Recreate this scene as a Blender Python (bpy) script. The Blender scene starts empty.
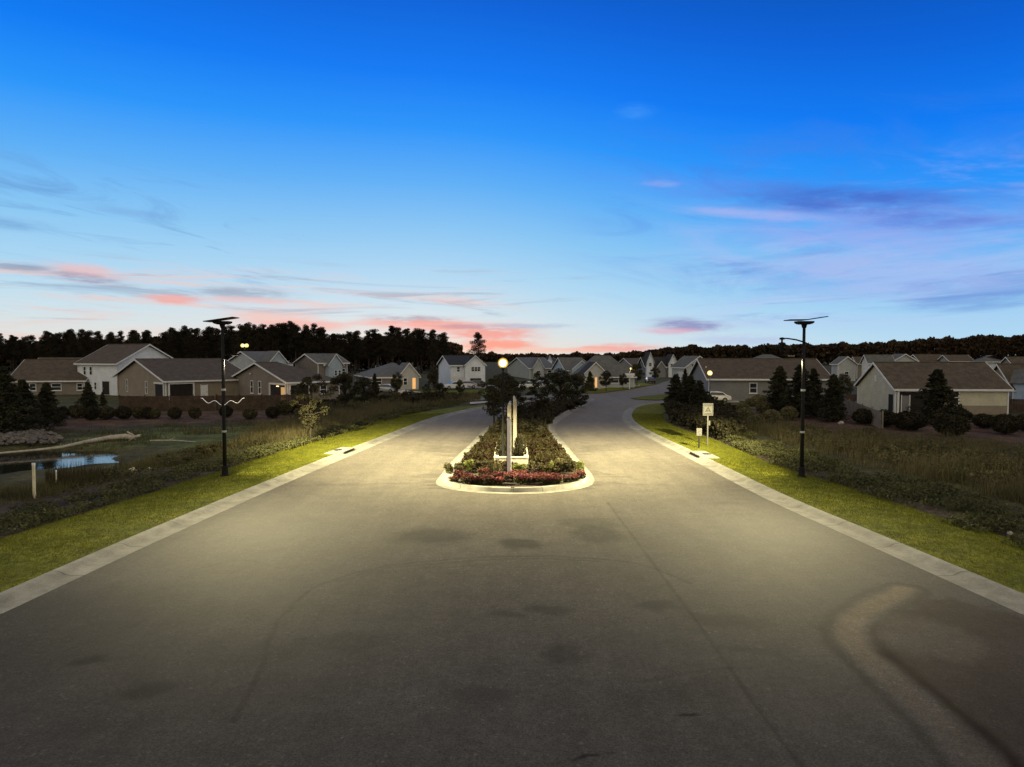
import bpy, math, random
import numpy as np
from mathutils import Vector
from mathutils.geometry import tessellate_polygon

random.seed(7); rng = np.random.default_rng(7)
scn = bpy.context.scene
COL = scn.collection
PI = math.pi
R = math.radians

# ------------------------------------------------------------------ camera
F = 1024 * 24 / 36.0
PITCH = R(2.39); CAMH = 6.5
cam_d = bpy.data.cameras.new('camera'); cam = bpy.data.objects.new('camera', cam_d); COL.objects.link(cam)
cam_d.lens = 24; cam_d.sensor_width = 36; cam_d.clip_start = 0.1; cam_d.clip_end = 6000
cam.location = (0, 0, CAMH); cam.rotation_euler = (PI/2 - PITCH, 0, 0)
scn.camera = cam

def sstep(a, b, x):
    t = np.clip((np.asarray(x, float) - a) / (b - a), 0, 1)
    return t*t*(3-2*t)

VL_Y = [4, 17.8, 24.3, 31.9, 42.3, 56, 75.8, 90, 110]
VL_X = [-19.8, -19.0, -18.2, -17.2, -16.0, -14.5, -11.5, -6, 4]
VR_Y = [4, 17.8, 22.8, 33.4, 41, 51, 64, 82, 110]
VR_X = [19.8, 19.0, 17.9, 16.4, 15.3, 15.5, 15, 18, 34]

POND = (-35.6, 45.4, 8.2, 5.6)
def hgt(x, y):
    x = np.asarray(x, float); y = np.asarray(y, float)
    d = np.maximum(np.interp(y, VL_Y, VL_X) - x, x - np.interp(y, VR_Y, VR_X))
    f = -0.4*sstep(0.3, 4.5, d)*(1 - sstep(60, 80, y))
    r = np.sqrt(((x-POND[0])/POND[2])**2 + ((y-POND[1]-.08*(x-POND[0]))/POND[3])**2)
    r = r + 0.07*np.sin(x*1.1+1)+0.05*np.sin(y*1.7+x*.6)
    return f - 0.95*(1 - sstep(0.75, 1.3, r))

def ray(px, py):
    cx = (px-512)/F; cy = (383.5-py)/F
    return np.array([cx, math.cos(PITCH)+cy*math.sin(PITCH), -math.sin(PITCH)+cy*math.cos(PITCH)])
def G(px, py, z=None):
    d = ray(px, py); zz = 0.0 if z is None else z
    for _ in range(10):
        t = (zz-CAMH)/d[2]; p = d*t
        if z is None: zz = 0.5*zz+0.5*float(hgt(p[0], p[1]))
    return Vector((p[0], p[1], zz))
def zat(py, depth):
    """height of a point seen at row py at a distance depth along +Y"""
    d = ray(512, py); return CAMH + d[2]/d[1]*depth
def proj(x, y, z):
    c, s = math.cos(PITCH), math.sin(PITCH)
    q = z-CAMH; w = y*c - q*s; v = y*s + q*c
    return 512+F*x/w, 383.5-F*v/w

# ------------------------------------------------------------------ materials
class NT:
    def __init__(s, nt): s.nt = nt
    def n(s, t, **k):
        nd = s.nt.nodes.new(t)
        for a, b in k.items(): setattr(nd, a, b)
        return nd
    def l(s, a, b): s.nt.links.new(a, b)
    def set(s, sock, v):
        if isinstance(v, bpy.types.NodeSocket): s.l(v, sock)
        else: sock.default_value = v
    def m(s, op, a, b=0.0, c=0.0, clamp=False):
        nd = s.n('ShaderNodeMath', operation=op, use_clamp=clamp)
        for i, v in enumerate((a, b, c)): s.set(nd.inputs[i], v)
        return nd.outputs[0]
    def mixc(s, f, a, b, mode='MIX'):
        nd = s.n('ShaderNodeMix', data_type='RGBA', blend_type=mode); nd.clamp_factor = True
        s.set(nd.inputs[0], f); s.set(nd.inputs[6], a if not isinstance(a, tuple) else (*a, 1)[:4]); s.set(nd.inputs[7], b if not isinstance(b, tuple) else (*b, 1)[:4])
        return nd.outputs[2]
    def noise(s, vec, scale, detail=3, rough=.55):
        nd = s.n('ShaderNodeTexNoise'); nd.inputs['Scale'].default_value = scale
        nd.inputs['Detail'].default_value = detail; nd.inputs['Roughness'].default_value = rough
        if vec is not None: s.l(vec, nd.inputs['Vector'])
        return nd.outputs[0]
    def mr(s, v, a, b, c=0, d=1):
        nd = s.n('ShaderNodeMapRange'); nd.interpolation_type = 'SMOOTHSTEP'
        for i, q in enumerate((v, a, b, c, d)): s.set(nd.inputs[i], q)
        return nd.outputs[0]

MATS = {}
def mat(name, c1, c2=None, scale=3.0, rough=.85, bump=0.0, bscale=None, metal=0.0, spec=.3, rand=0.0, emit=None, estr=0.0, trans=0.0, fine=0.0, fscale=30, siding=0.0):
    m = bpy.data.materials.new(name); m.use_nodes = True; nt = m.node_tree; T = NT(nt)
    b = nt.nodes['Principled BSDF']
    geo = T.n('ShaderNodeNewGeometry'); pos = geo.outputs['Position']
    c2 = c2 or tuple(v*.7 for v in c1)
    f = T.mr(T.noise(pos, scale, 4, .6), .32, .68)
    col = T.mixc(f, c1, c2)
    if fine:
        g = T.mr(T.noise(pos, fscale, 2), .25, .75, 1-fine, 1+fine)
        v = T.n('ShaderNodeVectorMath', operation='SCALE'); T.l(col, v.inputs[0]); T.l(g, v.inputs['Scale']); col = v.outputs[0]
    if rand:
        oi = T.n('ShaderNodeObjectInfo'); g = T.mr(oi.outputs['Random'], 0, 1, 1-rand, 1+rand)
        v = T.n('ShaderNodeVectorMath', operation='SCALE'); T.l(col, v.inputs[0]); T.l(g, v.inputs['Scale']); col = v.outputs[0]
    hsrc = None
    if siding:
        sp = T.n('ShaderNodeSeparateXYZ'); T.l(pos, sp.inputs[0])
        saw = T.m('FRACT', T.m('DIVIDE', sp.outputs[2], siding))
        g = T.mr(saw, 0.0, .18, .72, 1.0)
        v = T.n('ShaderNodeVectorMath', operation='SCALE'); T.l(col, v.inputs[0]); T.l(g, v.inputs['Scale']); col = v.outputs[0]
        hsrc = saw
    T.l(col, b.inputs['Base Color'])
    b.inputs['Roughness'].default_value = rough; b.inputs['Metallic'].default_value = metal
    b.inputs['Specular IOR Level'].default_value = spec
    if bump:
        bn = T.n('ShaderNodeBump'); bn.inputs['Strength'].default_value = bump; bn.inputs['Distance'].default_value = .05
        T.l(hsrc if hsrc else T.noise(pos, bscale or scale*4, 4), bn.inputs['Height']); T.l(bn.outputs[0], b.inputs['Normal'])
    if emit: b.inputs['Emission Color'].default_value = (*emit, 1); b.inputs['Emission Strength'].default_value = estr
    if trans:
        tr = T.n('ShaderNodeBsdfTranslucent'); T.l(col, tr.inputs[0]); mx = T.n('ShaderNodeMixShader'); mx.inputs[0].default_value = trans
        T.l(b.outputs[0], mx.inputs[1]); T.l(tr.outputs[0], mx.inputs[2]); T.l(mx.outputs[0], nt.nodes['Material Output'].inputs[0])
    MATS[name] = m
    return m
M = MATS
mat('black_metal', (.007,.007,.008), (.011,.011,.010), 8, .75, spec=.1)
mat('pole_metal', (.009,.009,.009), (.014,.013,.012), 5, .7, spec=.15)
mat('panel_glass', (.010,.013,.022), (.016,.02,.03), 4, .25, spec=.5)
mat('galvanised', (.30,.30,.29), (.42,.41,.39), 6, .5, .1, metal=.3)
mat('sign_white', (.052,.051,.048), (.045,.044,.041), 4, .6, fine=.06)
mat('white_paint', (.72,.71,.68), (.60,.59,.55), 4, .6, fine=.06)
mat('sign_cream', (.27,.25,.20), (.21,.19,.15), 3, .55, fine=.06)
mat('sign_text', (.006,.006,.007), (.009,.009,.009), 5, .6)
mat('concrete', (.24,.23,.20), (.19,.18,.155), 1.2, .9, .25, 30, fine=.16, fscale=26)
mat('block_stone', (.46,.42,.34), (.32,.29,.23), 3, .9, .3, 20, fine=.12)
mat('trim_white', (.62,.62,.60), (.52,.52,.50), 3, .6)
mat('window_frame', (.66,.66,.64), (.58,.58,.56), 3, .5)
mat('window_glass', (.012,.015,.02), (.03,.034,.04), .8, .08, spec=.6)
mat('lit_glass', (.5,.3,.12), (.4,.22,.08), 2, .5, emit=(1,.52,.18), estr=.75)
mat('lit_wall_glow', (.5,.35,.2), (.4,.28,.15), 2, .6, emit=(1,.55,.2), estr=.35)
mat('dark_opening', (.012,.01,.009), (.02,.016,.013), 2, .9)
mat('door_paint', (.10,.06,.04), (.14,.08,.05), 2, .6)
mat('garage_white', (.55,.55,.53), (.48,.48,.46), 2, .6, siding=.5)
mat('roof_brown', (.084,.066,.048), (.054,.043,.032), 1.4, .95, .4, 9, fine=.22, fscale=9)
mat('roof_grey', (.115,.115,.110), (.08,.082,.08), 1.4, .95, .4, 9, fine=.22, fscale=9)
mat('roof_charcoal', (.032,.033,.033), (.022,.022,.022), 1.4, .95, .4, 9, fine=.22, fscale=9)
for nm, c in dict(siding_white=(.66,.70,.72), siding_cream=(.50,.47,.34), siding_tan=(.25,.21,.155), siding_taupe=(.21,.18,.145), siding_grey=(.19,.19,.185),
                  siding_blue=(.34,.41,.46), siding_sage=(.34,.35,.29), siding_pale=(.40,.42,.40)).items():
    mat(nm, c, tuple(v*.86 for v in c), .7, .8, .35, siding=.18, fine=.07, fscale=3)
mat('wood_fence', (.070,.045,.028), (.040,.027,.017), 1.6, .9, .3, 14, fine=.2, fscale=8)
mat('pale_fence', (.20,.17,.12), (.15,.125,.09), 1.2, .85, .1, fine=.1)
mat('bark', (.05,.038,.028), (.026,.02,.015), 6, .95, .5, 20)
mat('pale_bark', (.06,.048,.036), (.038,.032,.024), 6, .95, .4, 20)
mat('pine_leaf', (.038,.031,.018), (.015,.014,.009), .5, .9, spec=.1, rand=.25)
mat('far_leaf', (.060,.040,.022), (.022,.017,.011), .12, .95, spec=.05)
mat('conifer_leaf', (.048,.046,.022), (.020,.021,.011), 1.1, .85, spec=.15, rand=.2, trans=.15)
mat('broad_leaf', (.062,.055,.024), (.028,.028,.013), 1.3, .8, spec=.2, rand=.25, trans=.25)
mat('lamplit_leaf', (.20,.17,.03), (.10,.095,.02), 1.3, .8, spec=.2, trans=.25)  # lamplight put into the leaf colour as a pale yellow
mat('shrub_leaf', (.095,.082,.036), (.035,.034,.016), 2.2, .8, spec=.15, rand=.25, trans=.15)
mat('hedge_leaf', (.17,.15,.068), (.07,.066,.030), 2.2, .8, spec=.15, rand=.2, trans=.15)
mat('dark_shrub_leaf', (.042,.037,.019), (.019,.018,.010), 2.2, .85, spec=.1, rand=.2, trans=.1)
mat('red_flower', (.10,.014,.017), (.045,.009,.010), 9, .7, spec=.2, trans=.2, rand=.2)
mat('pink_flower', (.15,.033,.036), (.085,.016,.02), 9, .7, spec=.2, trans=.2, rand=.2)
mat('flower_leaf', (.035,.04,.014), (.018,.022,.009), 6, .8, spec=.2, trans=.2)
mat('lime_leaf', (.16,.17,.045), (.08,.09,.025), 5, .8, spec=.2, trans=.25, rand=.2)
mat('lawn_blade', (.140,.140,.013), (.086,.094,.012), .9, .85, spec=.1, trans=.3, fine=.3, fscale=6)
mat('dry_grass', (.135,.112,.054), (.070,.066,.033), .35, .9, spec=.05, trans=.25, fine=.3, fscale=2.5)
mat('dark_grass', (.100,.092,.040), (.054,.051,.025), .5, .9, spec=.05, trans=.2, fine=.3, fscale=3)
mat('weed_leaf', (.092,.094,.036), (.044,.045,.020), .8, .85, spec=.15, trans=.2, fine=.25, fscale=4)
mat('reed_blade', (.055,.045,.022), (.03,.026,.014), .8, .9, spec=.05, trans=.2)
mat('median_cover', (.030,.028,.010), (.026,.015,.009), .7, .85, spec=.1, trans=.25, fine=.3, fscale=4)
mat('driftwood', (.40,.36,.30), (.26,.235,.19), 4, .85, .5, 18)
mat('rock', (.14,.125,.105), (.07,.062,.054), 2, .9, .5, 12)
mat('stake_wood', (.62,.57,.38), (.5,.46,.3), 5, .8)
mat('sidewalk_concrete', (.36,.35,.32), (.28,.27,.25), 1, .9, fine=.1)
mat('car_white', (.62,.61,.58), (.58,.57,.54), 1, .25, spec=.6)
mat('car_silver', (.38,.39,.40), (.34,.35,.36), 1, .28, spec=.6, metal=.3)
mat('car_dark', (.03,.032,.036), (.026,.028,.03), 1, .25, spec=.6)
mat('tyre', (.012,.012,.012), (.018,.017,.016), 5, .9)
mat('rim', (.25,.25,.25), (.2,.2,.2), 5, .4, metal=.6)
mat('head_lens', (.6,.6,.58), (.5,.5,.5), 5, .2)
mat('tail_lens', (.25,.02,.02), (.2,.015,.015), 5, .25)
mat('lamp_glow', (.02,.02,.02), (.02,.02,.02), 1, .5, emit=(1,.84,.46), estr=560)
mat('lamp_globe_halo', (1,.85,.5), (1,.85,.5), 1, .5, emit=(1,.60,.10), estr=1.5)
for _nm, _mix, _c, _st in (('lamp_globe_halo', .20, (1,.62,.10,1), 2.0), ('lamp_halo_shell', .38, (1,.72,.18,1), 2.2)):  # amber glow of both shells imitates a soft halo round the bulb
    _m = bpy.data.materials.new(_nm); _m.use_nodes = True; _T = NT(_m.node_tree); _x = _T.n('ShaderNodeMixShader'); _x.inputs[0].default_value = _mix; _e = _T.n('ShaderNodeEmission'); _e.inputs[0].default_value = _c; _e.inputs[1].default_value = _st
    _T.l(_e.outputs[0], _x.inputs[2]); _T.l(_T.n('ShaderNodeBsdfTransparent').outputs[0], _x.inputs[1]); _T.l(_x.outputs[0], _m.node_tree.nodes['Material Output'].inputs[0]); M[_nm] = _m
mat('lamp_glow_far', (.02,.02,.02), (.02,.02,.02), 1, .5, emit=(1,.72,.22), estr=1.45)
mat('porch_glow', (1,.8,.5), (1,.8,.5), 1, .5, emit=(1,.62,.25), estr=4)
mat('led_lens', (.9,.8,.55), (.9,.8,.55), 1, .5, emit=(1,.80,.38), estr=.1)
mat('strand_glow', (.8,.8,.8), (.7,.7,.7), 1, .5, emit=(.95,.86,.95), estr=.2)

def hill_ground():
    m = bpy.data.materials.new('field_soil'); m.use_nodes = True; T = NT(m.node_tree); b = m.node_tree.nodes['Principled BSDF']
    pos = T.n('ShaderNodeNewGeometry').outputs['Position']
    at = T.n('ShaderNodeAttribute', attribute_name='tint')
    f1 = T.mr(T.noise(pos, .35, 5, .62), .3, .7, .6, 1.35); f2 = T.mr(T.noise(pos, 3.2, 4, .65), .25, .75, .6, 1.4); f3 = T.mr(T.noise(pos, 14, 3, .6), .2, .8, .65, 1.35)
    g = T.m('MULTIPLY', T.m('MULTIPLY', f1, f2), f3)
    v = T.n('ShaderNodeVectorMath', operation='SCALE'); T.l(at.outputs['Color'], v.inputs[0]); T.l(T.m('MULTIPLY', g, 1.7), v.inputs['Scale'])
    T.l(v.outputs[0], b.inputs['Base Color']); b.inputs['Roughness'].default_value = .95; b.inputs['Specular IOR Level'].default_value = .1
    bn = T.n('ShaderNodeBump'); bn.inputs['Strength'].default_value = .7; bn.inputs['Distance'].default_value = .15
    T.l(T.noise(pos, 4, 5, .65), bn.inputs['Height']); T.l(bn.outputs[0], b.inputs['Normal']); M['field_soil'] = m
hill_ground()
def asphalt():
    m = bpy.data.materials.new('asphalt'); m.use_nodes = True; T = NT(m.node_tree); b = m.node_tree.nodes['Principled BSDF']
    pos = T.n('ShaderNodeNewGeometry').outputs['Position']
    at = T.n('ShaderNodeAttribute', attribute_name='tint')
    big = T.mr(T.noise(pos, .16, 4, .6), .3, .7, .93, 1.07)
    mp = T.n('ShaderNodeMapping'); mp.inputs['Scale'].default_value = (1.2, .12, 1); T.l(pos, mp.inputs[0])
    streak = T.mr(T.noise(mp.outputs[0], 1.0, 5, .65), .3, .7, .92, 1.08)
    mid = T.mr(T.noise(pos, 1.4, 5, .7), .3, .7, .88, 1.12)
    fine = T.m('MULTIPLY', T.mr(T.noise(pos, 24, 3, .8), .2, .8, .45, 1.62), T.mr(T.noise(pos, 7, 3, .75), .25, .75, .80, 1.22))
    vo = T.n('ShaderNodeTexVoronoi'); vo.inputs['Scale'].default_value = 19; T.l(pos, vo.inputs['Vector'])
    sp = T.n('ShaderNodeSeparateColor'); T.l(vo.outputs['Color'], sp.inputs[0])
    chip = T.m('MULTIPLY', T.m('GREATER_THAN', sp.outputs[0], .99), .6)
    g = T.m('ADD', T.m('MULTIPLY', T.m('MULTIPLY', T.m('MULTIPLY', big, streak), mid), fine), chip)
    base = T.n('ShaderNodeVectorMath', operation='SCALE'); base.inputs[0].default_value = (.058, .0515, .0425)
    sy = T.n('ShaderNodeSeparateXYZ'); T.l(pos, sy.inputs[0]); T.l(T.m('MULTIPLY', g, T.mr(sy.outputs[1], 24, 60, 1.0, 2.3)), base.inputs['Scale'])     # lamp reach and sky reflection painted in as paler asphalt further on
    ad = T.n('ShaderNodeVectorMath', operation='ADD'); T.l(at.outputs['Color'], ad.inputs[0]); ad.inputs[1].default_value = (1, 1, 1)
    mu = T.n('ShaderNodeVectorMath', operation='MULTIPLY'); T.l(base.outputs[0], mu.inputs[0]); T.l(ad.outputs[0], mu.inputs[1])
    T.l(mu.outputs[0], b.inputs['Base Color']); b.inputs['Specular IOR Level'].default_value = .16
    b.inputs['Roughness'].default_value = .82; b.inputs['Sheen Weight'].default_value = 0
    bn = T.n('ShaderNodeBump'); bn.inputs['Strength'].default_value = .35; bn.inputs['Distance'].default_value = .012
    T.l(T.noise(pos, 30, 3, .7), bn.inputs['Height']); T.l(bn.outputs[0], b.inputs['Normal']); M['asphalt'] = m
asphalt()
def kerbmat():
    m = bpy.data.materials.new('kerb_concrete'); m.use_nodes = True; T = NT(m.node_tree); b = m.node_tree.nodes['Principled BSDF']
    pos = T.n('ShaderNodeNewGeometry').outputs['Position']
    uv = T.n('ShaderNodeUVMap'); s = T.n('ShaderNodeSeparateXYZ'); T.l(uv.outputs[0], s.inputs[0])
    fr = T.m('FRACT', T.m('DIVIDE', s.outputs[0], 3.0)); joint = T.mr(T.m('ABSOLUTE', T.m('SUBTRACT', fr, .5)), .488, .497, 1, .45)
    cell = T.n('ShaderNodeTexWhiteNoise', noise_dimensions='1D'); T.l(T.m('FLOOR', T.m('DIVIDE', s.outputs[0], 3.0)), cell.inputs['W'])
    cv = T.mr(cell.outputs['Value'], 0, 1, .88, 1.1)
    n1 = T.mr(T.noise(pos, 1.3, 6, .7), .3, .7, .68, 1.16); n2 = T.mr(T.noise(pos, 24, 3, .7), .2, .8, .8, 1.2)
    g = T.m('MULTIPLY', T.m('MULTIPLY', T.m('MULTIPLY', n1, n2), joint), cv)
    v = T.n('ShaderNodeVectorMath', operation='SCALE'); v.inputs[0].default_value = (.205, .197, .172); T.l(g, v.inputs['Scale'])
    T.l(v.outputs[0], b.inputs['Base Color']); b.inputs['Roughness'].default_value = .9; b.inputs['Specular IOR Level'].default_value = .2; M['kerb_concrete'] = m
kerbmat()
def watermat():
    m = bpy.data.materials.new('pond_water'); m.use_nodes = True; T = NT(m.node_tree); b = m.node_tree.nodes['Principled BSDF']
    pos = T.n('ShaderNodeNewGeometry').outputs['Position']
    b.inputs['Base Color'].default_value = (.010, .011, .008, 1); b.inputs['Roughness'].default_value = .03; b.inputs['IOR'].default_value = 1.33; b.inputs['Specular IOR Level'].default_value = .5
    bn = T.n('ShaderNodeBump'); bn.inputs['Strength'].default_value = .40; bn.inputs['Distance'].default_value = .02
    T.l(T.noise(pos, 2.2, 4), bn.inputs['Height']); T.l(bn.outputs[0], b.inputs['Normal']); M['pond_water'] = m
watermat()

# ------------------------------------------------------------------ mesh helpers
class MB:
    def __init__(s): s.v = []; s.f = []
    def add(s, vs, fs):
        o = len(s.v); s.v += [tuple(p) for p in vs]; s.f += [tuple(o+i for i in f) for f in fs]; return s
    def box(s, x0, x1, y0, y1, z0, z1):
        return s.add([(x, y, z) for z in (z0, z1) for (x, y) in ((x0,y0),(x1,y0),(x1,y1),(x0,y1))],
                     [(3,2,1,0),(4,5,6,7),(0,1,5,4),(1,2,6,5),(2,3,7,6),(3,0,4,7)])
    def tube(s, pts, rad, n=8, cap=True):
        pts = [Vector(p) for p in pts]; rad = rad if hasattr(rad, '__len__') else [rad]*len(pts)
        rings = []; o = len(s.v)
        for i, p in enumerate(pts):
            t = (pts[min(i+1, len(pts)-1)]-pts[max(i-1, 0)]).normalized()
            up = Vector((0,0,1)) if abs(t.z) < .95 else Vector((1,0,0))
            a = t.cross(up).normalized(); b = t.cross(a)
            for k in range(n):
                q = 2*PI*k/n; s.v.append(tuple(p+(a*math.cos(q)+b*math.sin(q))*rad[i]))
        for i in range(len(pts)-1):
            for k in range(n):
                s.f.append((o+i*n+k, o+i*n+(k+1)%n, o+(i+1)*n+(k+1)%n, o+(i+1)*n+k))
        if cap:
            s.f.append(tuple(o+k for k in range(n))[::-1]); s.f.append(tuple(o+(len(pts)-1)*n+k for k in range(n)))
        return s
    def lathe(s, prof, n=16, c=(0,0,0)):
        o = len(s.v)
        for r, z in prof:
            for k in range(n): q = 2*PI*k/n; s.v.append((c[0]+r*math.cos(q), c[1]+r*math.sin(q), c[2]+z))
        for i in range(len(prof)-1):
            for k in range(n): s.f.append((o+i*n+k, o+i*n+(k+1)%n, o+(i+1)*n+(k+1)%n, o+(i+1)*n+k))
        s.f.append(tuple(o+k for k in range(n))[::-1]); s.f.append(tuple(o+(len(prof)-1)*n+k for k in range(n)))
        return s
    def prism(s, poly, a, b, ax='y'):
        """polygon of (u,z) points extruded from a to b along ax ('y': u is x, 'x': u is y)"""
        n = len(poly)
        P = [(u, a, z) if ax == 'y' else (a, u, z) for u, z in poly]+[(u, b, z) if ax == 'y' else (b, u, z) for u, z in poly]
        return s.add(P, [tuple(range(n)), tuple(range(2*n-1, n-1, -1))]+[(i, n+i, n+(i+1)%n, (i+1)%n) for i in range(n)])
    def build(s, name, m, parent=None, smooth=False, bevel=0):
        me = bpy.data.meshes.new(name); me.from_pydata(s.v, [], s.f)
        import bmesh
        bm = bmesh.new(); bm.from_mesh(me); bmesh.ops.recalc_face_normals(bm, faces=bm.faces)
        if bevel: bmesh.ops.bevel(bm, geom=list(bm.edges), offset=bevel, segments=2, affect='EDGES', profile=.5)
        bm.to_mesh(me); bm.free()
        return link(name, me, m, parent, smooth)
def link(name, me, m, parent=None, smooth=False):
    me.materials.append(M[m] if isinstance(m, str) else m)
    if smooth: me.polygons.foreach_set('use_smooth', [True]*len(me.polygons))
    o = bpy.data.objects.new(name, me); COL.objects.link(o); o.parent = parent
    return o
def npmesh(name, V, k):
    V = np.asarray(V, np.float32).reshape(-1, 3); n = len(V); nf = n//k
    me = bpy.data.meshes.new(name); me.vertices.add(n); me.vertices.foreach_set('co', V.ravel())
    me.loops.add(n); me.loops.foreach_set('vertex_index', np.arange(n, dtype=np.int32))
    me.polygons.add(nf); me.polygons.foreach_set('loop_start', np.arange(0, n, k, dtype=np.int32))
    me.update(calc_edges=True); me.validate(); return me
def gridmesh(name, P, uv=None):
    """P: (rows, cols, 3)"""
    r, c, _ = P.shape; me = bpy.data.meshes.new(name)
    i = np.arange(r*c).reshape(r, c)
    q = np.stack([i[:-1,:-1], i[:-1,1:], i[1:,1:], i[1:,:-1]], -1).reshape(-1, 4)
    me.vertices.add(r*c); me.vertices.foreach_set('co', P.astype(np.float32).ravel())
    me.loops.add(q.size); me.loops.foreach_set('vertex_index', q.astype(np.int32).ravel())
    me.polygons.add(len(q)); me.polygons.foreach_set('loop_start', np.arange(0, q.size, 4, dtype=np.int32))
    me.update(calc_edges=True)
    if uv is not None:
        l = me.uv_layers.new(name='UVMap'); l.data.foreach_set('uv', uv.reshape(-1, 2)[q.ravel()].astype(np.float32).ravel())
    return me

def tag(o, label=None, cat=None, group=None, kind=None):
    if label: o['label'] = label
    if cat: o['category'] = cat
    if group: o['group'] = group
    if kind: o['kind'] = kind
    return o
def thing(name, label, cat, loc=(0,0,0), rz=0, group=None, sc=None):
    o = bpy.data.objects.new(name, None); COL.objects.link(o); o.location = loc; o.rotation_euler = (0, 0, rz)
    o.empty_display_size = .2
    if sc: o.scale = sc if hasattr(sc, '__len__') else (sc,)*3
    return tag(o, label, cat, group)
def dup(root, loc, rz=0, sc=1, label=None, group=None):
    r = root.copy(); COL.objects.link(r); r.location = loc; r.rotation_euler = (0, 0, rz); r.scale = sc if hasattr(sc, '__len__') else (sc,)*3
    if label: r['label'] = label
    if group: r['group'] = group
    for ch in KIDS[root.name]:
        c = ch.copy(); COL.objects.link(c); c.parent = r
        for g in KIDS.get(ch.name, ()):
            d = g.copy(); COL.objects.link(d); d.parent = c
    return r
KIDS = {}
def keep(root):
    allo = list(COL.objects)
    KIDS[root.name] = [o for o in allo if o.parent == root]
    for c in KIDS[root.name]: KIDS[c.name] = [o for o in allo if o.parent == c]
    return root
def struct(o): o['kind'] = 'structure'; return o

def smooth_line(pts, step=.6):
    """Catmull-Rom through 2-D points, resampled evenly"""
    p = [np.array(q[:2], float) for q in pts]; p = [2*p[0]-p[1]]+p+[2*p[-1]-p[-2]]
    out = []
    for i in range(1, len(p)-2):
        for t in np.linspace(0, 1, 24, endpoint=False):
            a, b, c, d = p[i-1:i+3]
            out.append(.5*((2*b)+(c-a)*t+(2*a-5*b+4*c-d)*t*t+(-a+3*b-3*c+d)*t**3))
    out.append(p[-2]); out = np.array(out)
    s = np.r_[0, np.cumsum(np.linalg.norm(np.diff(out, axis=0), axis=1))]
    n = max(2, int(s[-1]/step)); u = np.linspace(0, s[-1], n)
    return np.stack([np.interp(u, s, out[:,0]), np.interp(u, s, out[:,1])], 1)
def offset_line(l, d):
    t = np.gradient(l, axis=0); t /= np.linalg.norm(t, axis=1)[:,None]
    return l+np.stack([-t[:,1], t[:,0]], 1)*d          # left of travel is positive
def sweep(name, l, prof, m):
    """profile of (offset to the left of travel, z)"""
    s = np.r_[0, np.cumsum(np.linalg.norm(np.diff(l, axis=0), axis=1))]
    P = np.zeros((len(prof), len(l), 3)); U = np.zeros((len(prof), len(l), 2))
    for i, (o, z) in enumerate(prof):
        P[i,:,:2] = offset_line(l, o); P[i,:,2] = z; U[i,:,0] = s; U[i,:,1] = o
    return struct(link(name, gridmesh(name, P, U), m, smooth=False))

def inpoly(x, y, poly):
    poly = np.asarray([p[:2] for p in poly]); ins = np.zeros(np.shape(x), bool); j = len(poly)-1
    for i in range(len(poly)):
        xi, yi = poly[i]; xj, yj = poly[j]
        c = ((yi > y) != (yj > y)) & (x < (xj-xi)*(y-yi)/(yj-yi+1e-12)+xi)
        ins ^= c; j = i
    return ins
def GP(pp): return [G(*p) for p in pp]
def polydist(x, y, pts):
    d = np.full(np.shape(x), 1e9)
    for a, b in zip(pts[:-1], pts[1:]):
        ax, ay = a[0], a[1]; bx, by = b[0]-ax, b[1]-ay
        t = np.clip(((x-ax)*bx+(y-ay)*by)/(bx*bx+by*by+1e-9), 0, 1)
        d = np.minimum(d, np.hypot(x-ax-t*bx, y-ay-t*by))
    return d
# cheap value noise for python-side variation
_tab = rng.random((64, 64))
def vnoise(x, y, s):
    x = np.asarray(x)*s; y = np.asarray(y)*s; xi = np.floor(x).astype(int); yi = np.floor(y).astype(int); fx = x-xi; fy = y-yi
    fx = fx*fx*(3-2*fx); fy = fy*fy*(3-2*fy); T = lambda a, b: _tab[a % 64, b % 64]
    return (T(xi,yi)*(1-fx)+T(xi+1,yi)*fx)*(1-fy)+(T(xi,yi+1)*(1-fx)+T(xi+1,yi+1)*fx)*fy
def fbm(x, y, s): return .55*vnoise(x, y, s)+.3*vnoise(x+17, y+5, s*2.1)+.15*vnoise(x+3, y+29, s*4.3)

# ------------------------------------------------------------------ roads, kerbs, verges
LK = smooth_line([(-15.0, 2), (-13.95, 15), (-13.35, 24), (-12.5, 33.9), (-11.3, 45), (-10.0, 55.5), (-8.3, 68.8), (-6, 78.3), (-2.7, 87.4), (3.2, 98), (9, 104)])
RK = smooth_line([(15.0, 2), (13.95, 15), (13.1, 24), (12.45, 31.2), (12.1, 43.5), (11.6, 60.8), (12.9, 73.3), (16.1, 85.4), (20.5, 91.5), (28, 95.5), (40, 98)])
KW = 1.0
LI = offset_line(LK, -KW); RI = offset_line(RK, KW)
# LK and RK are the outer edges of the kerbs; LI and RI the edges of the asphalt
med_px = [(512,494.2),(480,493),(463,491.2),(447,488.8),(437.5,485.2),(436,481.5),(441,475),(455,458),(470,444),(483,430.5),(495,421),(507,413),(530,406.3),(560,401.6),(585,399),(594,399.3),(590.5,402.3),(577,410),(559.5,421.5),(555.2,428.5),(557.5,434.5),(566.5,445),(579,460),(588,469.5),(593.5,477),(594.3,481.5),(590.5,485.8),(578,489.4),(560,491.8),(538,493.6),(512,494.2)]
MO = smooth_line([tuple(G(*p, 0))[:2] for p in med_px], .4)     # outer edge of the gutter around the median (clockwise)
if np.sum(MO[:-1,0]*MO[1:,1]-MO[1:,0]*MO[:-1,1]) > 0: MO = MO[::-1]
struct_kerb_l = sweep('kerb', LK, [(-KW, .008), (-.55, .0), (-.42, .02), (-.30, .085), (-.18, .115), (0.02, .12), (.06, .02)], 'kerb_concrete')
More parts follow.
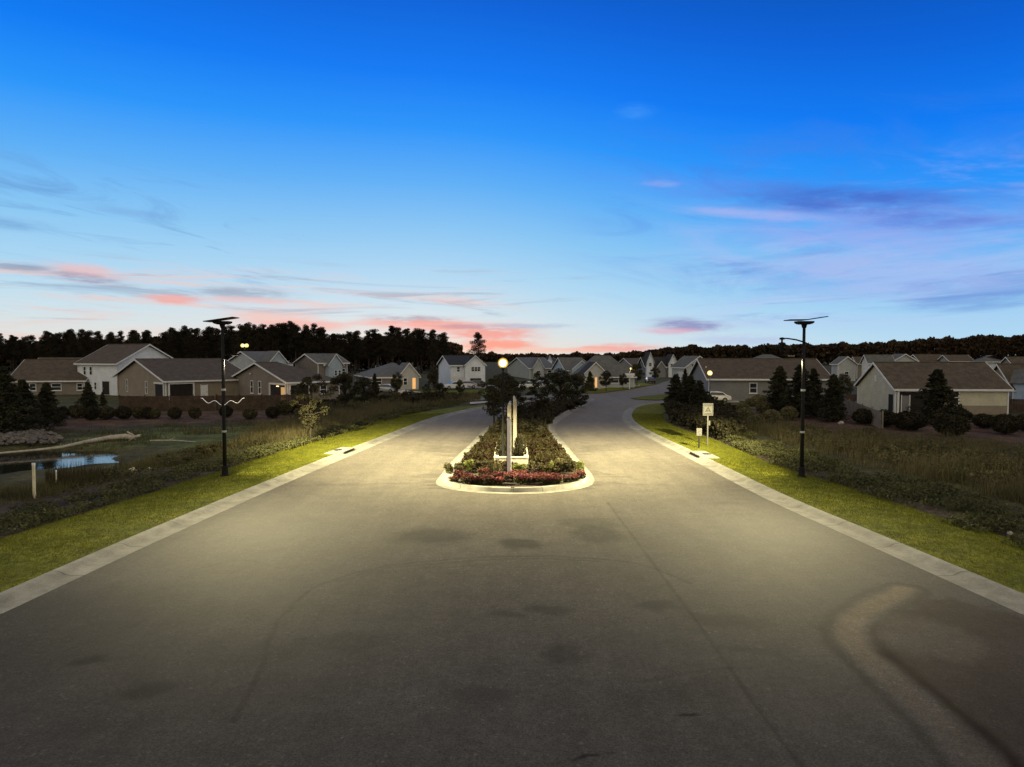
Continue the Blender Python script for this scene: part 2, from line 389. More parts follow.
struct_kerb_r = sweep('kerb', RK, [(KW, .008), (.55, .0), (.42, .02), (.30, .085), (.18, .115), (-0.02, .12), (-.06, .02)], 'kerb_concrete')
sweep('median_kerb', MO, [(0, .008), (-.42, .004), (-.45, .02), (-.49, .17), (-.54, .19), (-.74, .19), (-.78, .12)], 'kerb_concrete')
MI = offset_line(MO, -.76)

YS = 29.9
res = .065
ys = np.arange(2.5, YS+1e-6, res); ys = np.linspace(2.5, YS, len(ys))
xl = np.interp(ys, LI[:,1], LI[:,0]); xr = np.interp(ys, RI[:,1], RI[:,0]); nc = int(25/res)
u = np.linspace(0, 1, nc)
P = np.zeros((len(ys), nc, 3)); P[:,:,0] = xl[:,None]+(xr-xl)[:,None]*u[None]; P[:,:,1] = ys[:,None]; P[:,:,2] = .004
X, Y = P[:,:,0], P[:,:,1]
wx = X+.9*(fbm(X, Y, .8)-.5)+.25*(fbm(X, Y, 3.)-.5); wy = Y+1.1*(fbm(X+40, Y+9, .8)-.5)+.25*(fbm(X+9, Y, 3.)-.5)
tint = np.zeros(X.shape+(3,))
def blot(px, py, hw, hh, amt, soft=.24, colr=(1,1,1.05)):
    c = G(px, py, 0); a = G(px+hw, py, 0).x-c.x; t = G(px, py-hh, 0).y; b_ = G(px, py+hh, 0).y; b = (t-b_)/2
    r = np.hypot((wx-c.x)/a, (wy-c.y)/b); k = 1-sstep(1-soft, 1+soft, r)
    tint[...] += (k*amt*2.1)[...,None]*np.array(colr)
def line(pts, w, amt, soft=1.6, warp=.25, colr=(1,1,1), fade=None):
    q = [tuple(G(a, b, 0))[:2] for a, b in pts]; q = smooth_line(q, .4)
    d = polydist(X*(1-warp)+wx*warp, Y*(1-warp)+wy*warp, q)
    k = 1-sstep(w/soft, w*soft, d)
    k = k*(.55+.9*(fbm(X, Y, 1.3)-.2)) if fade is None else k*fade
    tint[...] += (k*amt*1.5)[...,None]*np.array(colr)
for a in [(428,537,36,9,-.26),(521,545,17,5,-.28),(590,522,26,6,-.14),(597,535,22,9,-.2),(660,607,22,6,-.22),(552,609,24,5,-.2),(510,616,18,4,-.14),(575,657,25,9,-.16),(478,694,30,10,-.12),
          (722,617,40,6,-.16),(760,655,30,7,-.1),(152,688,26,7,-.18),(98,660,24,5,-.2),(340,640,40,7,-.09),(690,711,12,2,-.45),(597,752,20,2,-.35),(705,690,40,10,-.1),(300,520,24,4,-.08),(720,500,22,4,-.14),(250,650,60,14,-.08),(640,690,50,12,-.08)]: blot(*a, .45)
blot(40, 625, 150, 40, -.20, .6); blot(60, 700, 190, 50, -.12, .7)
line([(235,720),(262,660),(290,606),(330,580),(390,566),(470,558),(560,557),(640,564),(690,584)], .05, -.24)
line([(330,582),(380,570),(440,563),(520,559),(600,561)], .05, -.18)
line([(360,576),(420,569),(500,564)], .12, -.07)
line([(590,478),(628,530),(688,610),(738,680),(785,745),(830,800)], .045, -.27, warp=.05)
line([(120,560),(330,470)], .3, -.05); line([(880,560),(700,470)], .35, -.05)
line([(640,680),(700,672),(760,668)], .05, -.16); line([(190,570),(240,560),(270,566)], .05, -.15)
# dried spill on the right: dark wet zone, brown band, paler island
q = [tuple(G(a, b, 0))[:2] for a, b in [(905,600),(950,594),(1020,612),(1060,640),(1060,800),(1000,800),(978,752),(940,712),(895,676),(872,650),(866,630)]]
ins = inpoly(wx, wy, q).astype(float); dd = polydist(wx, wy, q+[q[0]])
wet = np.where(ins > 0, sstep(0, .45, dd), 0)
tint += (wet*-.50*(.7+.6*fbm(X, Y, .9)))[...,None]*np.array((.80,1.0,1.18))
band = [tuple(G(a, b, 0))[:2] for a, b in [(905,590),(878,602),(856,618),(850,634),(868,658),(905,692),(945,725),(985,770),(1010,805)]]
band = smooth_line(band, .4); d = polydist(X*.7+wx*.3, Y*.7+wy*.3, band)
k = 1-sstep(.14, .46, d); kf = np.clip(sstep(11.0, 17.0, Y), .28, 1)
tint += (k*kf*1.0)[...,None]*np.array((1.05,.80,.42))
rim = np.exp(-((d-.55)/.13)**2)*(.5+fbm(X, Y, 1.1)); tint += (rim*-.42)[...,None]*np.array((.9,1,1.1))
c = G(925, 637, 0); r = np.hypot((wx-c.x)/1.35, (wy-c.y)/1.5); k = 1-sstep(.70, 1.10, r)
tint += (k*.42)[...,None]*np.array((.95,1.,1.05))
me = gridmesh('road', P)
# the rest of the asphalt: both branches, the junction and the streets beyond
ys_i = YS
il = np.searchsorted(LI[:,1], YS); ir = np.searchsorted(RI[:,1], YS)
far_right = [tuple(G(*p, 0))[:2] for p in [(690,401.5),(760,399),(760,396.5),(690,395.5),(676,392),(676,386),(690,378),(676,378),(668,381),(657,385),(629.5,390),(600,395.5),(570,393.5),(520,397),(440,399.5),(380,401),(380,398.8),(440,397.6),(500,395.7)]]
outer = [(xl[-1], YS)]+[tuple(q) for q in LI[il:]]+[tuple(q) for q in [tuple(G(*p, 0))[:2] for p in [(575,396.3),(500,399.6),(440,401.6),(380,403),(380,400.6),(440,399.2),(500,397),(570,393.8),(600,393.6),(629.5,389.6),(657,384.6),(668,380.5),(676,376.5),(686,376.5),(680,382),(676,388),(678,392.5),(700,394.5),(760,395),(760,397.8),(700,399.4)]]]+[tuple(q) for q in RI[ir:][::-1]]+[(xr[-1], YS)]
hole = [tuple(q) for q in MO[:-1]]
tri = tessellate_polygon([[Vector((a, b, 0)) for a, b in outer], [Vector((a, b, 0)) for a, b in hole]])
allp = outer+hole
Pn = P.reshape(-1, 3); i = np.arange(len(ys)*nc).reshape(len(ys), nc)
import bmesh
me2 = bpy.data.meshes.new('road_far'); me2.from_pydata([(a, b, .004) for a, b in allp], [], [tuple(t) for t in tri])
me2.attributes.new('tint', 'FLOAT_COLOR', 'POINT').data.foreach_set('color', np.tile(np.array([0,0,0,1], np.float32), len(allp)))
att = me.attributes.new('tint', 'FLOAT_COLOR', 'POINT'); att.data.foreach_set('color', np.concatenate([tint, np.ones(X.shape+(1,))], -1).astype(np.float32).ravel())
bm = bmesh.new(); bm.from_mesh(me); bm.from_mesh(me2); bmesh.ops.recalc_face_normals(bm, faces=bm.faces)
for f in bm.faces:
    if f.normal.z < 0: f.normal_flip()
bm.to_mesh(me); bm.free()
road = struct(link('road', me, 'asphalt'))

# lawn verges
def strip(name, a, b, m, za, zb, nacross=10):
    n = max(len(a), len(b))
    def rs(l):
        s = np.r_[0, np.cumsum(np.linalg.norm(np.diff(l, axis=0), axis=1))]; uu = np.linspace(0, s[-1], n)
        return np.stack([np.interp(uu, s, l[:,0]), np.interp(uu, s, l[:,1])], 1)
    a, b = rs(a), rs(b); P = np.zeros((nacross, n, 3))
    for k in range(nacross):
        t = k/(nacross-1); P[k,:,:2] = a*(1-t)+b*t
        P[k,:,2] = za*(1-t)+zb*t+.04*(fbm(P[k,:,0], P[k,:,1], .6)-.5)*(0 < k < nacross-1)
    return link(name, gridmesh(name, P), m)
ly = np.array(VL_Y[:7]+[87.4, 98]); lx = np.array(VL_X[:7]+[-5.2, 1.5])
LV = smooth_line(list(zip(lx, ly))); LV = LV+np.stack([.35*(fbm(LV[:,1], LV[:,0]*0, .5)-.5), 0*LV[:,0]], 1)
ry = np.array([4,17.8,22.8,33.4,41,51,64,78,86,92]); rx = np.array([19.8,19,17.9,16.6,15.6,15.6,14.9,17.4,22,29.5])
RV = smooth_line(list(zip(rx, ry))); RV = RV+np.stack([.35*(fbm(RV[:,1], RV[:,0]*0+7, .5)-.5), 0*RV[:,0]], 1)
nl = len(LK[LK[:,1] < 99]); nr = len(RK[RK[:,0] < 30])
def lawnmat():
    m = bpy.data.materials.new('lawn'); m.use_nodes = True; T = NT(m.node_tree); b = m.node_tree.nodes['Principled BSDF']
    pos = T.n('ShaderNodeNewGeometry').outputs['Position']
    f = T.mr(T.noise(pos, .5, 5, .65), .3, .7); c = T.mixc(f, (.128, .130, .012), (.076, .088, .011)); c = T.mixc(T.mr(T.noise(pos, .9, 6, .7), .56, .72, 0, .75), c, (.085, .066, .024))
    f2 = T.mr(T.noise(pos, 9, 4, .7), .2, .8, .45, 1.5); f3 = T.mr(T.noise(pos, 1.7, 4, .7), .25, .75, .6, 1.35)
    v = T.n('ShaderNodeVectorMath', operation='SCALE'); T.l(c, v.inputs[0]); T.l(T.m('MULTIPLY', f2, f3), v.inputs['Scale'])
    T.l(v.outputs[0], b.inputs['Base Color']); b.inputs['Roughness'].default_value = .95; b.inputs['Specular IOR Level'].default_value = .08
    bn = T.n('ShaderNodeBump'); bn.inputs['Strength'].default_value = .8; bn.inputs['Distance'].default_value = .06
    T.l(T.noise(pos, 13, 4, .7), bn.inputs['Height']); T.l(bn.outputs[0], b.inputs['Normal']); M['lawn'] = m
lawnmat()
struct(strip('grass_verge', LK[:nl], LV, 'lawn', .10, -.02)); struct(strip('grass_verge', RK[:nr], RV, 'lawn', .10, -.02))

# ground sheet
gx = np.unique(np.concatenate([np.arange(-70, 70.01, .7), -np.geomspace(70, 4000, 40), np.geomspace(70, 4000, 40)]))
gy = np.unique(np.concatenate([np.arange(2, 110.01, .7), np.geomspace(110, 5000, 45), -np.geomspace(1, 800, 10)]))
GX, GY = np.meshgrid(gx, gy); GZ = hgt(GX, GY)-.03
edge = np.maximum(np.interp(GY, VL_Y, VL_X)-GX, GX-np.interp(GY, VR_Y, VR_X)); GZ = np.where((edge < 0) & (GY < 110), GZ-.06, GZ)
gm = gridmesh('ground', np.stack([GX, GY, GZ], -1))
tc = np.zeros(GX.shape+(3,)); tc[...] = (.034, .032, .015)
def zone(pp, colr, soft=0):
    q = GP(pp); k = inpoly(GX+1.5*(fbm(GX, GY, .3)-.5), GY+2*(fbm(GX+50, GY, .3)-.5), q); tc[k] = colr
zone([(-60,408),(120,408),(320,402),(360,398),(360,394),(-60,398)], (.036,.036,.015))         # back gardens
zone([(-60,432),(60,430),(150,424),(300,421),(300,411),(100,412),(-60,414)], (.050,.033,.022))   # mulch under the left shrubs
zone([(60,448),(90,434),(160,428),(300,424),(330,420),(300,434),(220,452),(150,446)], (.048,.055,.018))
zone([(-200,560),(0,540),(76,516),(142,496),(254,461),(200,462),(100,480),(-200,505)], (.030,.024,.018))
zone([(722,441),(790,470),(848,489),(931,520),(1024,551),(1200,620),(1200,560),(1040,540),(900,492),(790,455)], (.030,.023,.017))
zone([(735,425),(800,432),(900,440),(1100,452),(1100,425),(900,415),(780,408),(735,412)], (.046,.029,.021))
zone([(380,400),(440,400),(495,399),(495,391),(440,390),(380,393)], (.050,.058,.018))
zone([(480,392),(630,388),(760,392),(760,381),(480,381)], (.040,.048,.018))
me = gm; att = me.attributes.new('tint', 'FLOAT_COLOR', 'POINT'); att.data.foreach_set('color', np.concatenate([tc, np.ones(GX.shape+(1,))], -1).astype(np.float32).ravel())
struct(link('ground', gm, 'field_soil', smooth=True))

def flat(name, pp, m, z):
    q = [G(*p, 0) for p in pp]; tri = tessellate_polygon([[Vector((a.x, a.y, 0)) for a in q]])
    mb = MB(); mb.add([(a.x, a.y, z) for a in q], [tuple(t) for t in tri]); o = mb.build(name, m)
    for p in o.data.polygons:
        if p.normal.z < 0: p.flip()
    return struct(o)
# lawns, pavement and island beyond the junction
flat('distant_lawn', [(566,393),(600,393),(628,389.3),(655,384.2),(640,383),(610,385),(585,386)], 'lawn', .03)
flat('pavement', [(560,392.2),(584,390.2),(610,387.8),(640,386.0),(640,385.4),(610,387.0),(584,389.3),(560,391.2)], 'sidewalk_concrete', .05)
flat('traffic_island', [(630,398.8),(640,400),(657,400.6),(672,399.8),(690,398.5),(690,394.6),(668,394.4),(645,396.4)], 'lawn', .09)
flat('distant_lawn', [(405,397),(440,396.6),(500,395),(500,390),(440,390.5),(405,392)], 'lawn', .03)
flat('pavement', [(470,404.2),(493,402.4),(493,400.9),(470,402.2)], 'sidewalk_concrete', .02)
flat('driveway', [(446,388.6),(498,388),(498,385.2),(452,385.6)], 'sidewalk_concrete', .02)
flat('driveway', [(402,399),(424,398.4),(420,392),(404,390),(398,391)], 'sidewalk_concrete', .035)
flat('driveway', [(676,404),(700,403),(740,402.5),(736,399.5),(700,400),(676,401)], 'sidewalk_concrete', .02)

# pond
a = np.linspace(0, 2*PI, 96, endpoint=False)
mb = MB(); mb.add([(POND[0]+POND[2]*1.28*math.cos(t), POND[1]+.08*POND[2]*1.28*math.cos(t)+POND[3]*1.28*math.sin(t), -.78) for t in a], [tuple(range(96))])
struct(mb.build('pond_water', 'pond_water'))

# storm drain inlets with their concrete aprons
def drain(px, py, line_, side, label):
    p = G(px, py, 0); k = int(np.argmin(np.hypot(line_[:,0]-p.x, line_[:,1]-p.y))); q = line_[k]; t = line_[k+1]-line_[k-1]
    rz = math.atan2(t[1], t[0]); e = thing('storm_drain', label, 'drain', (q[0], q[1], 0), rz)
    s = side                                                # s: local y direction away from the road
    mb = MB(); mb.box(-1.5, 1.5, min(s*.03, s*.75), max(s*.03, s*.75), .02, .145); mb.build('apron', 'concrete', e, bevel=.02)
    mb = MB(); mb.box(-1.0, 1.0, min(-s*.36, s*.02), max(-s*.36, s*.02), .125, .18); mb.build('hood', 'concrete', e, bevel=.015)
    mb = MB(); mb.box(-.9, .9, min(-s*.40, -s*.365), max(-s*.40, -s*.365), .012, .14); mb.build('opening', 'dark_opening', e)
    mb = MB(); mb.lathe([(.28,0),(.28,.02),(.25,.024)], 20, (0, s*.4, .146)); mb.build('manhole_cover', 'pole_metal', e)
drain(345, 452, LK, 1, 'concrete kerb inlet with dark slot on the left kerb')
drain(697, 456, RK, -1, 'concrete kerb inlet with dark slot near the square traffic sign')

# ------------------------------------------------------------------ grass and weeds (uncountable)
def scatter(poly, dens, holes=()):
    q = poly; xs = [p[0] for p in q]; yy = [p[1] for p in q]
    n = int((max(xs)-min(xs))*(max(yy)-min(yy))*dens)
    x = rng.uniform(min(xs), max(xs), n); y = rng.uniform(min(yy), max(yy), n); k = inpoly(x, y, q)
    for h in holes: k &= ~inpoly(x, y, h)
    return x[k], y[k]
def blades(name, x, y, z, h, w, lean, m):
    n = len(x); a = rng.uniform(0, 2*PI, n); la = rng.uniform(0, 2*PI, n); l = h*lean*rng.random(n)
    wx_, wy_ = np.cos(a)*w/2, np.sin(a)*w/2
    V = np.zeros((n, 3, 3)); V[:,0] = np.stack([x-wx_, y-wy_, z], 1); V[:,1] = np.stack([x+wx_, y+wy_, z], 1); V[:,2] = np.stack([x+np.cos(la)*l, y+np.sin(la)*l, z+h], 1)
    return link(name, npmesh(name, V, 3), m)
def leaves(c, size, n_dir=None, jit=1.0, aspect=.6):
    """quads centred at c (n,3)"""
    n = len(c); a = rng.normal(size=(n, 3)); a /= np.linalg.norm(a, axis=1)[:,None]
    b = np.cross(a, rng.normal(size=(n, 3))); b /= np.linalg.norm(b, axis=1)[:,None]
    s = (np.asarray(size)*rng.uniform(.6, 1.3, n))[:,None]
    a = a*s; b = b*s*aspect
    return np.stack([c-a, c+b*.9, c+a, c-b*.9], 1)
lawn_l = [tuple(q) for q in LK[:nl]]+[tuple(q) for q in LV[::-1]]; lawn_r = [tuple(q) for q in RK[:nr]]+[tuple(q) for q in RV[::-1]]
for nm, pol, lk in (('grass', lawn_l, LK), ('grass', lawn_r, RK)):
    x, y = scatter([p for p in pol], 240)
    k = (y > 14) & (y < 75); x, y = x[k], y[k]
    d = np.array(polydist(x, y, [tuple(q) for q in lk[::4]])); k = d > .02; x, y, d = x[k], y[k], d[k]
    z = .10-.12*np.clip(d/5.4, 0, 1)-.02
    tag(blades(nm, x, y, z, rng.uniform(.04, .10, len(x)), .022, .8, 'lawn_blade'), 'short mown grass of the verge along the %s kerb' % ('left' if pol is lawn_l else 'right'), 'grass', kind='stuff')
def grass_zone(pp, dens, h0, h1, w, m, label, name='tall_grass', lean=.5):
    x, y = scatter(GP(pp), dens); f = fbm(x, y, .45); k = f > rng.uniform(.28, .62, len(x)); x, y, f = x[k], y[k], f[k]
    h = rng.uniform(h0, h1, len(x))*(.45+1.1*f)
    return tag(blades(name, x, y, hgt(x, y)-.05, h, w, lean, m), label, 'grass', kind='stuff')
grass_zone([(728,416),(755,432),(800,448),(860,467),(960,490),(1100,520),(1100,452),(950,443),(870,436),(800,428),(765,420)], 85, .35, 1.1, .035, 'dry_grass', 'tall dry grass in the ditch right of the road')
grass_zone([(860,455),(960,486),(1100,530),(1100,480),(960,462)], 45, .3, .9, .04, 'dark_grass', 'darker rank grass at the right edge of the ditch')
grass_zone([(225,452),(285,446),(340,430),(410,410),(480,400),(480,395),(400,399),(330,408),(300,416),(240,436)], 80, .35, 1.0, .05, 'dry_grass', 'tall dry grass between the left verge and the back gardens')
grass_zone([(-80,520),(0,507),(80,490),(150,474),(200,462),(235,450),(235,440),(180,450),(130,464),(70,482),(0,490),(-80,496)], 120, .15, .5, .035, 'dark_grass', 'dark rank grass on the near bank of the pond')
grass_zone([(48,490),(100,484),(124,474),(124,466),(100,472),(84,474),(44,480)], 75, .3, .95, .04, 'reed_blade', 'thin reeds standing at the near edge of the pond', 'reeds', .3)
grass_zone([(-80,462),(20,458),(60,455),(100,450),(150,446),(150,442),(60,448),(-80,456)], 40, .15, .5, .04, 'dark_grass', 'ragged grass at the far water line of the pond')
grass_zone([(-80,448),(60,446),(150,440),(240,432),(300,424),(300,419),(150,424),(60,432),(-80,436)], 30, .15, .4, .05, 'dark_grass', 'rough grass on the far bank of the pond')
def weed_zone(pp, dens, hmax, m, label, size=.13, name='ground_cover'):
    x, y = scatter(GP(pp), dens); f = fbm(x, y, .7); k = f > rng.uniform(.36, .62, len(x)); x, y, f = x[k], y[k], f[k]
    c = np.stack([x, y, hgt(x, y)-.04+rng.random(len(x))**.7*hmax*(.3+1.1*f)], 1)
    return tag(link(name, npmesh(name, leaves(c, size), 4), m), label, 'ground cover', kind='stuff')
weed_zone([(724,442),(766,463),(848,488),(931,519),(1024,551),(1120,590),(1120,540),(1024,512),(930,485),(848,465),(790,449),(740,432)], 260, .42, 'weed_leaf', 'low leafy weeds beside the right verge', .075)
weed_zone([(-60,556),(0,539),(76,515),(142,495),(203,475),(254,461),(336,436),(408,415),(460,405),(460,402),(400,411),(325,431),(250,452),(190,466),(140,482),(80,497),(0,514),(-60,528)], 240, .36, 'weed_leaf', 'low leafy weeds beside the left verge', .075)
weed_zone([(664,407),(670,423),(722,441),(748,440),(735,420),(705,402),(680,402)], 210, 1.25, 'dark_shrub_leaf', 'dark tangled undergrowth behind the square traffic sign', .15, 'undergrowth')
weed_zone([(395,405),(460,402),(462,398),(440,397),(395,400)], 120, .9, 'dark_shrub_leaf', 'dark low brush along the left verge by the bend', .2, 'undergrowth')
weed_zone([(290,422),(345,412),(400,405),(400,398),(345,402),(300,412)], 60, .9, 'shrub_leaf', 'rough brush below the left trees', .18, 'undergrowth')
weed_zone([(740,424),(800,444),(870,462),(960,484),(1100,515),(1100,460),(950,447),(860,438),(790,428)], 70, .75, 'shrub_leaf', 'patchy green brown scrub growing among the dry grass on the right', .10)
weed_zone([(60,500),(140,478),(210,458),(280,444),(330,430),(300,430),(220,446),(150,462),(90,480)], 60, .5, 'shrub_leaf', 'patchy low scrub between the pond and the left verge', .09)
# median: soil, cover
mt = [tuple(q) for q in MI[:-1]]
tri = tessellate_polygon([[Vector((a, b, 0)) for a, b in mt]])
mb = MB(); mb.add([(a, b, .15) for a, b in mt], [tuple(t) for t in tri]); o = mb.build('median_soil', mat('mulch', (.045,.03,.02), (.028,.02,.014), 3, .95, .5, 20, fine=.3)); struct(o)
for p in o.data.polygons:
    if p.normal.z < 0: p.flip()
PLX0, PLX1 = -1.02, .93; PLY0, PLY1 = 39.2, 45.9
PLAN = [(PLX0-.1,PLY0-.1),(PLX1+.1,PLY0-.1),(PLX1+.1,PLY1+.1),(PLX0-.1,PLY1+.1)]
x, y = scatter(mt, 330, [PLAN]); f = fbm(x, y, .9); k = (y > 36.2) & (y < 58) & (f > rng.uniform(.38, .62, len(x))); x, y, f = x[k], y[k], f[k]
c = np.stack([x, y, .15+rng.random(len(x))*.38*(.3+f)], 1)
tag(link('ground_cover', npmesh('ground_cover', leaves(c, .085), 4), 'median_cover'), 'olive and rusty low planting over the front of the median', 'ground cover', kind='stuff')
x, y = scatter(mt, 28); k = (y > 55) & (y < 105); x, y = x[k], y[k]; f = fbm(x, y, .5)
c = np.stack([x, y, .15+rng.random(len(x))*1.0*(.15+f)], 1)
tag(link('ground_cover', npmesh('ground_cover', leaves(c, .15), 4), 'dark_shrub_leaf'), 'dark shrubby planting over the back of the median', 'ground cover', kind='stuff')

# ------------------------------------------------------------------ plants
def ball_pts(n, r, power=.4):
    d = rng.normal(size=(n, 3)); d /= np.linalg.norm(d, axis=1)[:,None]
    return d*(rng.random(n)**power)[:,None]*np.asarray(r)
def make_tree(kind, name, label, cat, group=None, leaf=None, seed=0):
    """all crowns are leaf-sized faces in clumps; unit height 1 m is scaled on placing"""
    t = thing(name, label, cat, group=group); tr = MB(); cl = []
    H = 10.0
    if kind == 'pine':
        bend = rng.uniform(-.25, .25, 2); pts = [(bend[0]*z*.04*math.sin(z), bend[1]*z*.05, z) for z in np.linspace(0, H*.96, 9)]
        tr.tube(pts, list(np.linspace(.17, .03, 9)), 7)
        z0 = rng.uniform(.34, .5)*H; nb = int(rng.integers(24, 34))
        for i in range(nb):
            z = z0+(H*.98-z0)*(i/(nb-1))**.9; f = (z-z0)/(H-z0); L = (1.55*(1-f)**.6+.25)*rng.uniform(.35, 1.2)*(.6 if f < .1 else 1); a = i*2.4+rng.uniform(-.6, .6)
            e = (math.cos(a)*L, math.sin(a)*L, z+rng.uniform(-.15, .4)); tr.tube([(pts[4][0]*.5, pts[4][1]*.5, z-.15), (e[0]*.5, e[1]*.5, z), e], [.045, .035, .012], 4)
            r = rng.uniform(.45, .85)*(1-.35*f); cl.append((e, (r*1.15, r*1.15, r*.85), 190)); cl.append(((e[0]*.45, e[1]*.45, z+.05), (r*.95, r*.95, r*.75), 120))
        size = .088
    elif kind == 'conifer':
        tr.tube([(0,0,0),(0,0,H*.5),(0,0,H*.97)], [.28,.16,.03], 8); nb = 60
        for i in range(nb):
            f = (i/(nb-1)); z = .6+(H-.9)*f; L = (2.7*(1-f)**.75+.15)*rng.uniform(.42, 1.22); a = i*2.4+rng.uniform(-.5, .5)
            e = (math.cos(a)*L*.8, math.sin(a)*L*.8, z-.1); r = .35+.75*(1-f)
            if i % 3 == 0: tr.tube([(0,0,z-.2), e], [.05,.015], 4)
            r *= rng.uniform(.6, 1.15); cl.append((e, (r, r, r*.6), 115)); cl.append(((e[0]*.45, e[1]*.45, z+.1), (r*1.1, r*1.1, r*.75), 70))
        size = .16
    elif kind == 'broad':
        tr.tube([(0,0,0),(.05,.03,1.7),(.0,.1,3.4),(.1,.05,6.5)], [.24,.18,.15,.05], 8)
        for i in range(26):
            a = i*2.4; f = rng.random(); z = 3.2+6.2*f; L = 3.3*math.sin(PI*(.16+.78*f))*rng.uniform(.45, 1.1); e = (math.cos(a)*L, math.sin(a)*L, z)
            tr.tube([(0,.05,2.3+2.8*f), (e[0]*.5, e[1]*.5, z-.8), e], [.09,.06,.02], 5); r = rng.uniform(.8, 1.45)
            cl.append((e, (r, r, r*.75), 210))
        size = .2
    elif kind == 'sparse':                                  # upright young tree with loose crown, clear stem
        tr.tube([(0,0,0),(.05,0,3),(0,.05,6),(.03,0,9.3)], [.15,.12,.08,.02], 7)
        for i in range(24):
            a = i*2.4; f = i/23; z = 2.6+7.0*f; L = (1.9*math.sin(PI*(.2+.7*(1-f)))*rng.uniform(.4, 1.1)); e = (math.cos(a)*L, math.sin(a)*L, z)
            tr.tube([(0,0,z-.7), e], [.05,.015], 4); r = rng.uniform(.5, .95); cl.append((e, (r, r, r*.8), 110))
        size = .17
    V = np.concatenate([leaves(np.asarray(c)+ball_pts(n, r), size) for c, r, n in cl])
    tr.build('trunk', 'bark' if kind != 'sparse' else 'pale_bark', t, smooth=True)
    link('crown', npmesh('crown', V, 4), leaf or {'pine':'pine_leaf','conifer':'conifer_leaf','broad':'broad_leaf','sparse':'broad_leaf'}[kind], t)
    return keep(t)
def make_shrub(kind, name, label, cat, leaf='shrub_leaf', group=None):
    """unit shrub: about 1 m wide and 1 m tall, stem plus leafy body"""
    t = thing(name, label, cat, group=group); tr = MB()
    for i in range(5):
        a = i*1.3; tr.tube([(0,0,0),(math.cos(a)*.1, math.sin(a)*.1, .25),(math.cos(a)*.25, math.sin(a)*.25, .6)], [.03,.022,.01], 5)
    if kind == 'round':
        n = 2300; d = rng.normal(size=(n, 3)); d /= np.linalg.norm(d, axis=1)[:,None]; r = rng.uniform(.80, 1.02, n)+.07*np.sin(d[:,0]*5+d[:,1]*4)*np.sin(d[:,2]*5)
        c = d*r[:,None]*np.array((.5,.5,.47)); c[:,2] = np.maximum(c[:,2], -.42)+.5; size = .05
    else:
        cs = [(rng.uniform(-.32,.32), rng.uniform(-.32,.32), rng.uniform(.2,.85)) for _ in range(15)]
        c = np.concatenate([np.asarray(q)+ball_pts(110, (.2,.2,.19)) for q in cs]); c[:,2] = np.maximum(c[:,2], .02); size = .055
    tr.build('stems', 'bark', t); link('foliage', npmesh('foliage', leaves(c, size), 4), leaf, t)
    return keep(t)
PR = {}      # prototypes: first placement moves the prototype itself
USED = set()
def place(key, loc, rz, sc, label, cat=None, group=None, name=None):
    p = PR[key]
    if key not in USED:
        USED.add(key); p.location = loc; p.rotation_euler = (0,0,rz); p.scale = sc if hasattr(sc, '__len__') else (sc,)*3; o = p
        tag(o, label, cat, group)
        if group is None and 'group' in o: del o['group']
        return o
    o = dup(p, loc, rz, sc, label)
    if group: o['group'] = group
    elif 'group' in o: del o['group']
    if cat: o['category'] = cat
    return o
for i in range(6): PR['pine%d' % i] = make_tree('pine', 'pine_tree', 'dark pine', 'tree')
for i in range(3): PR['con%d' % i] = make_tree('conifer', 'conifer_tree', 'dark conifer', 'tree')
for i in range(3): PR['bro%d' % i] = make_tree('broad', 'broadleaf_tree', 'broadleaf tree', 'tree')
for i in range(2): PR['spa%d' % i] = make_tree('sparse', 'young_tree', 'young tree', 'tree', leaf='dark_shrub_leaf')
PR['lamplit_tree'] = make_tree('broad', 'broadleaf_tree', 'tree', 'tree', leaf='lamplit_leaf')
for i in range(3): PR['rnd%d' % i] = make_shrub('round', 'round_shrub', 'shrub', 'shrub')
for i in range(2): PR['drk%d' % i] = make_shrub('round', 'round_shrub', 'shrub', 'shrub', 'dark_shrub_leaf')
for i in range(2): PR['bus%d' % i] = make_shrub('loose', 'loose_shrub', 'shrub', 'shrub', 'shrub_leaf')
for i in range(2): PR['dbu%d' % i] = make_shrub('loose', 'loose_shrub', 'shrub', 'shrub', 'dark_shrub_leaf')
for i in range(2): PR['hed%d' % i] = make_shrub('round', 'round_shrub', 'shrub', 'shrub', 'hedge_leaf')
PR['lim'] = make_shrub('loose', 'loose_shrub', 'shrub', 'shrub', 'lime_leaf')

def tree(key, px, pyb, pyt, label, wide=1.0, group=None, cat='tree'):
    p = G(px, pyb); h = zat(pyt, p.y)-p.z; s = h/10.0
    return place(key, (p.x, p.y, p.z-.05), random.uniform(0, 6.28), (s*wide, s*wide, s), label, cat, group)
def shrub(key, px, pyb, w_px, h_px, label, group=None, z=None):
    p = G(px, pyb) if z is None else G(px, pyb, z); w = w_px*p.y/F; h = h_px*p.y/F
    return place(key, (p.x, p.y, p.z-.03), random.uniform(0, 6.28), (w, w, h), label, 'shrub', group)
ORD = ['first','second','third','fourth','fifth','sixth','seventh','eighth','ninth','tenth','eleventh','twelfth','thirteenth','fourteenth','fifteenth','sixteenth','seventeenth','eighteenth']

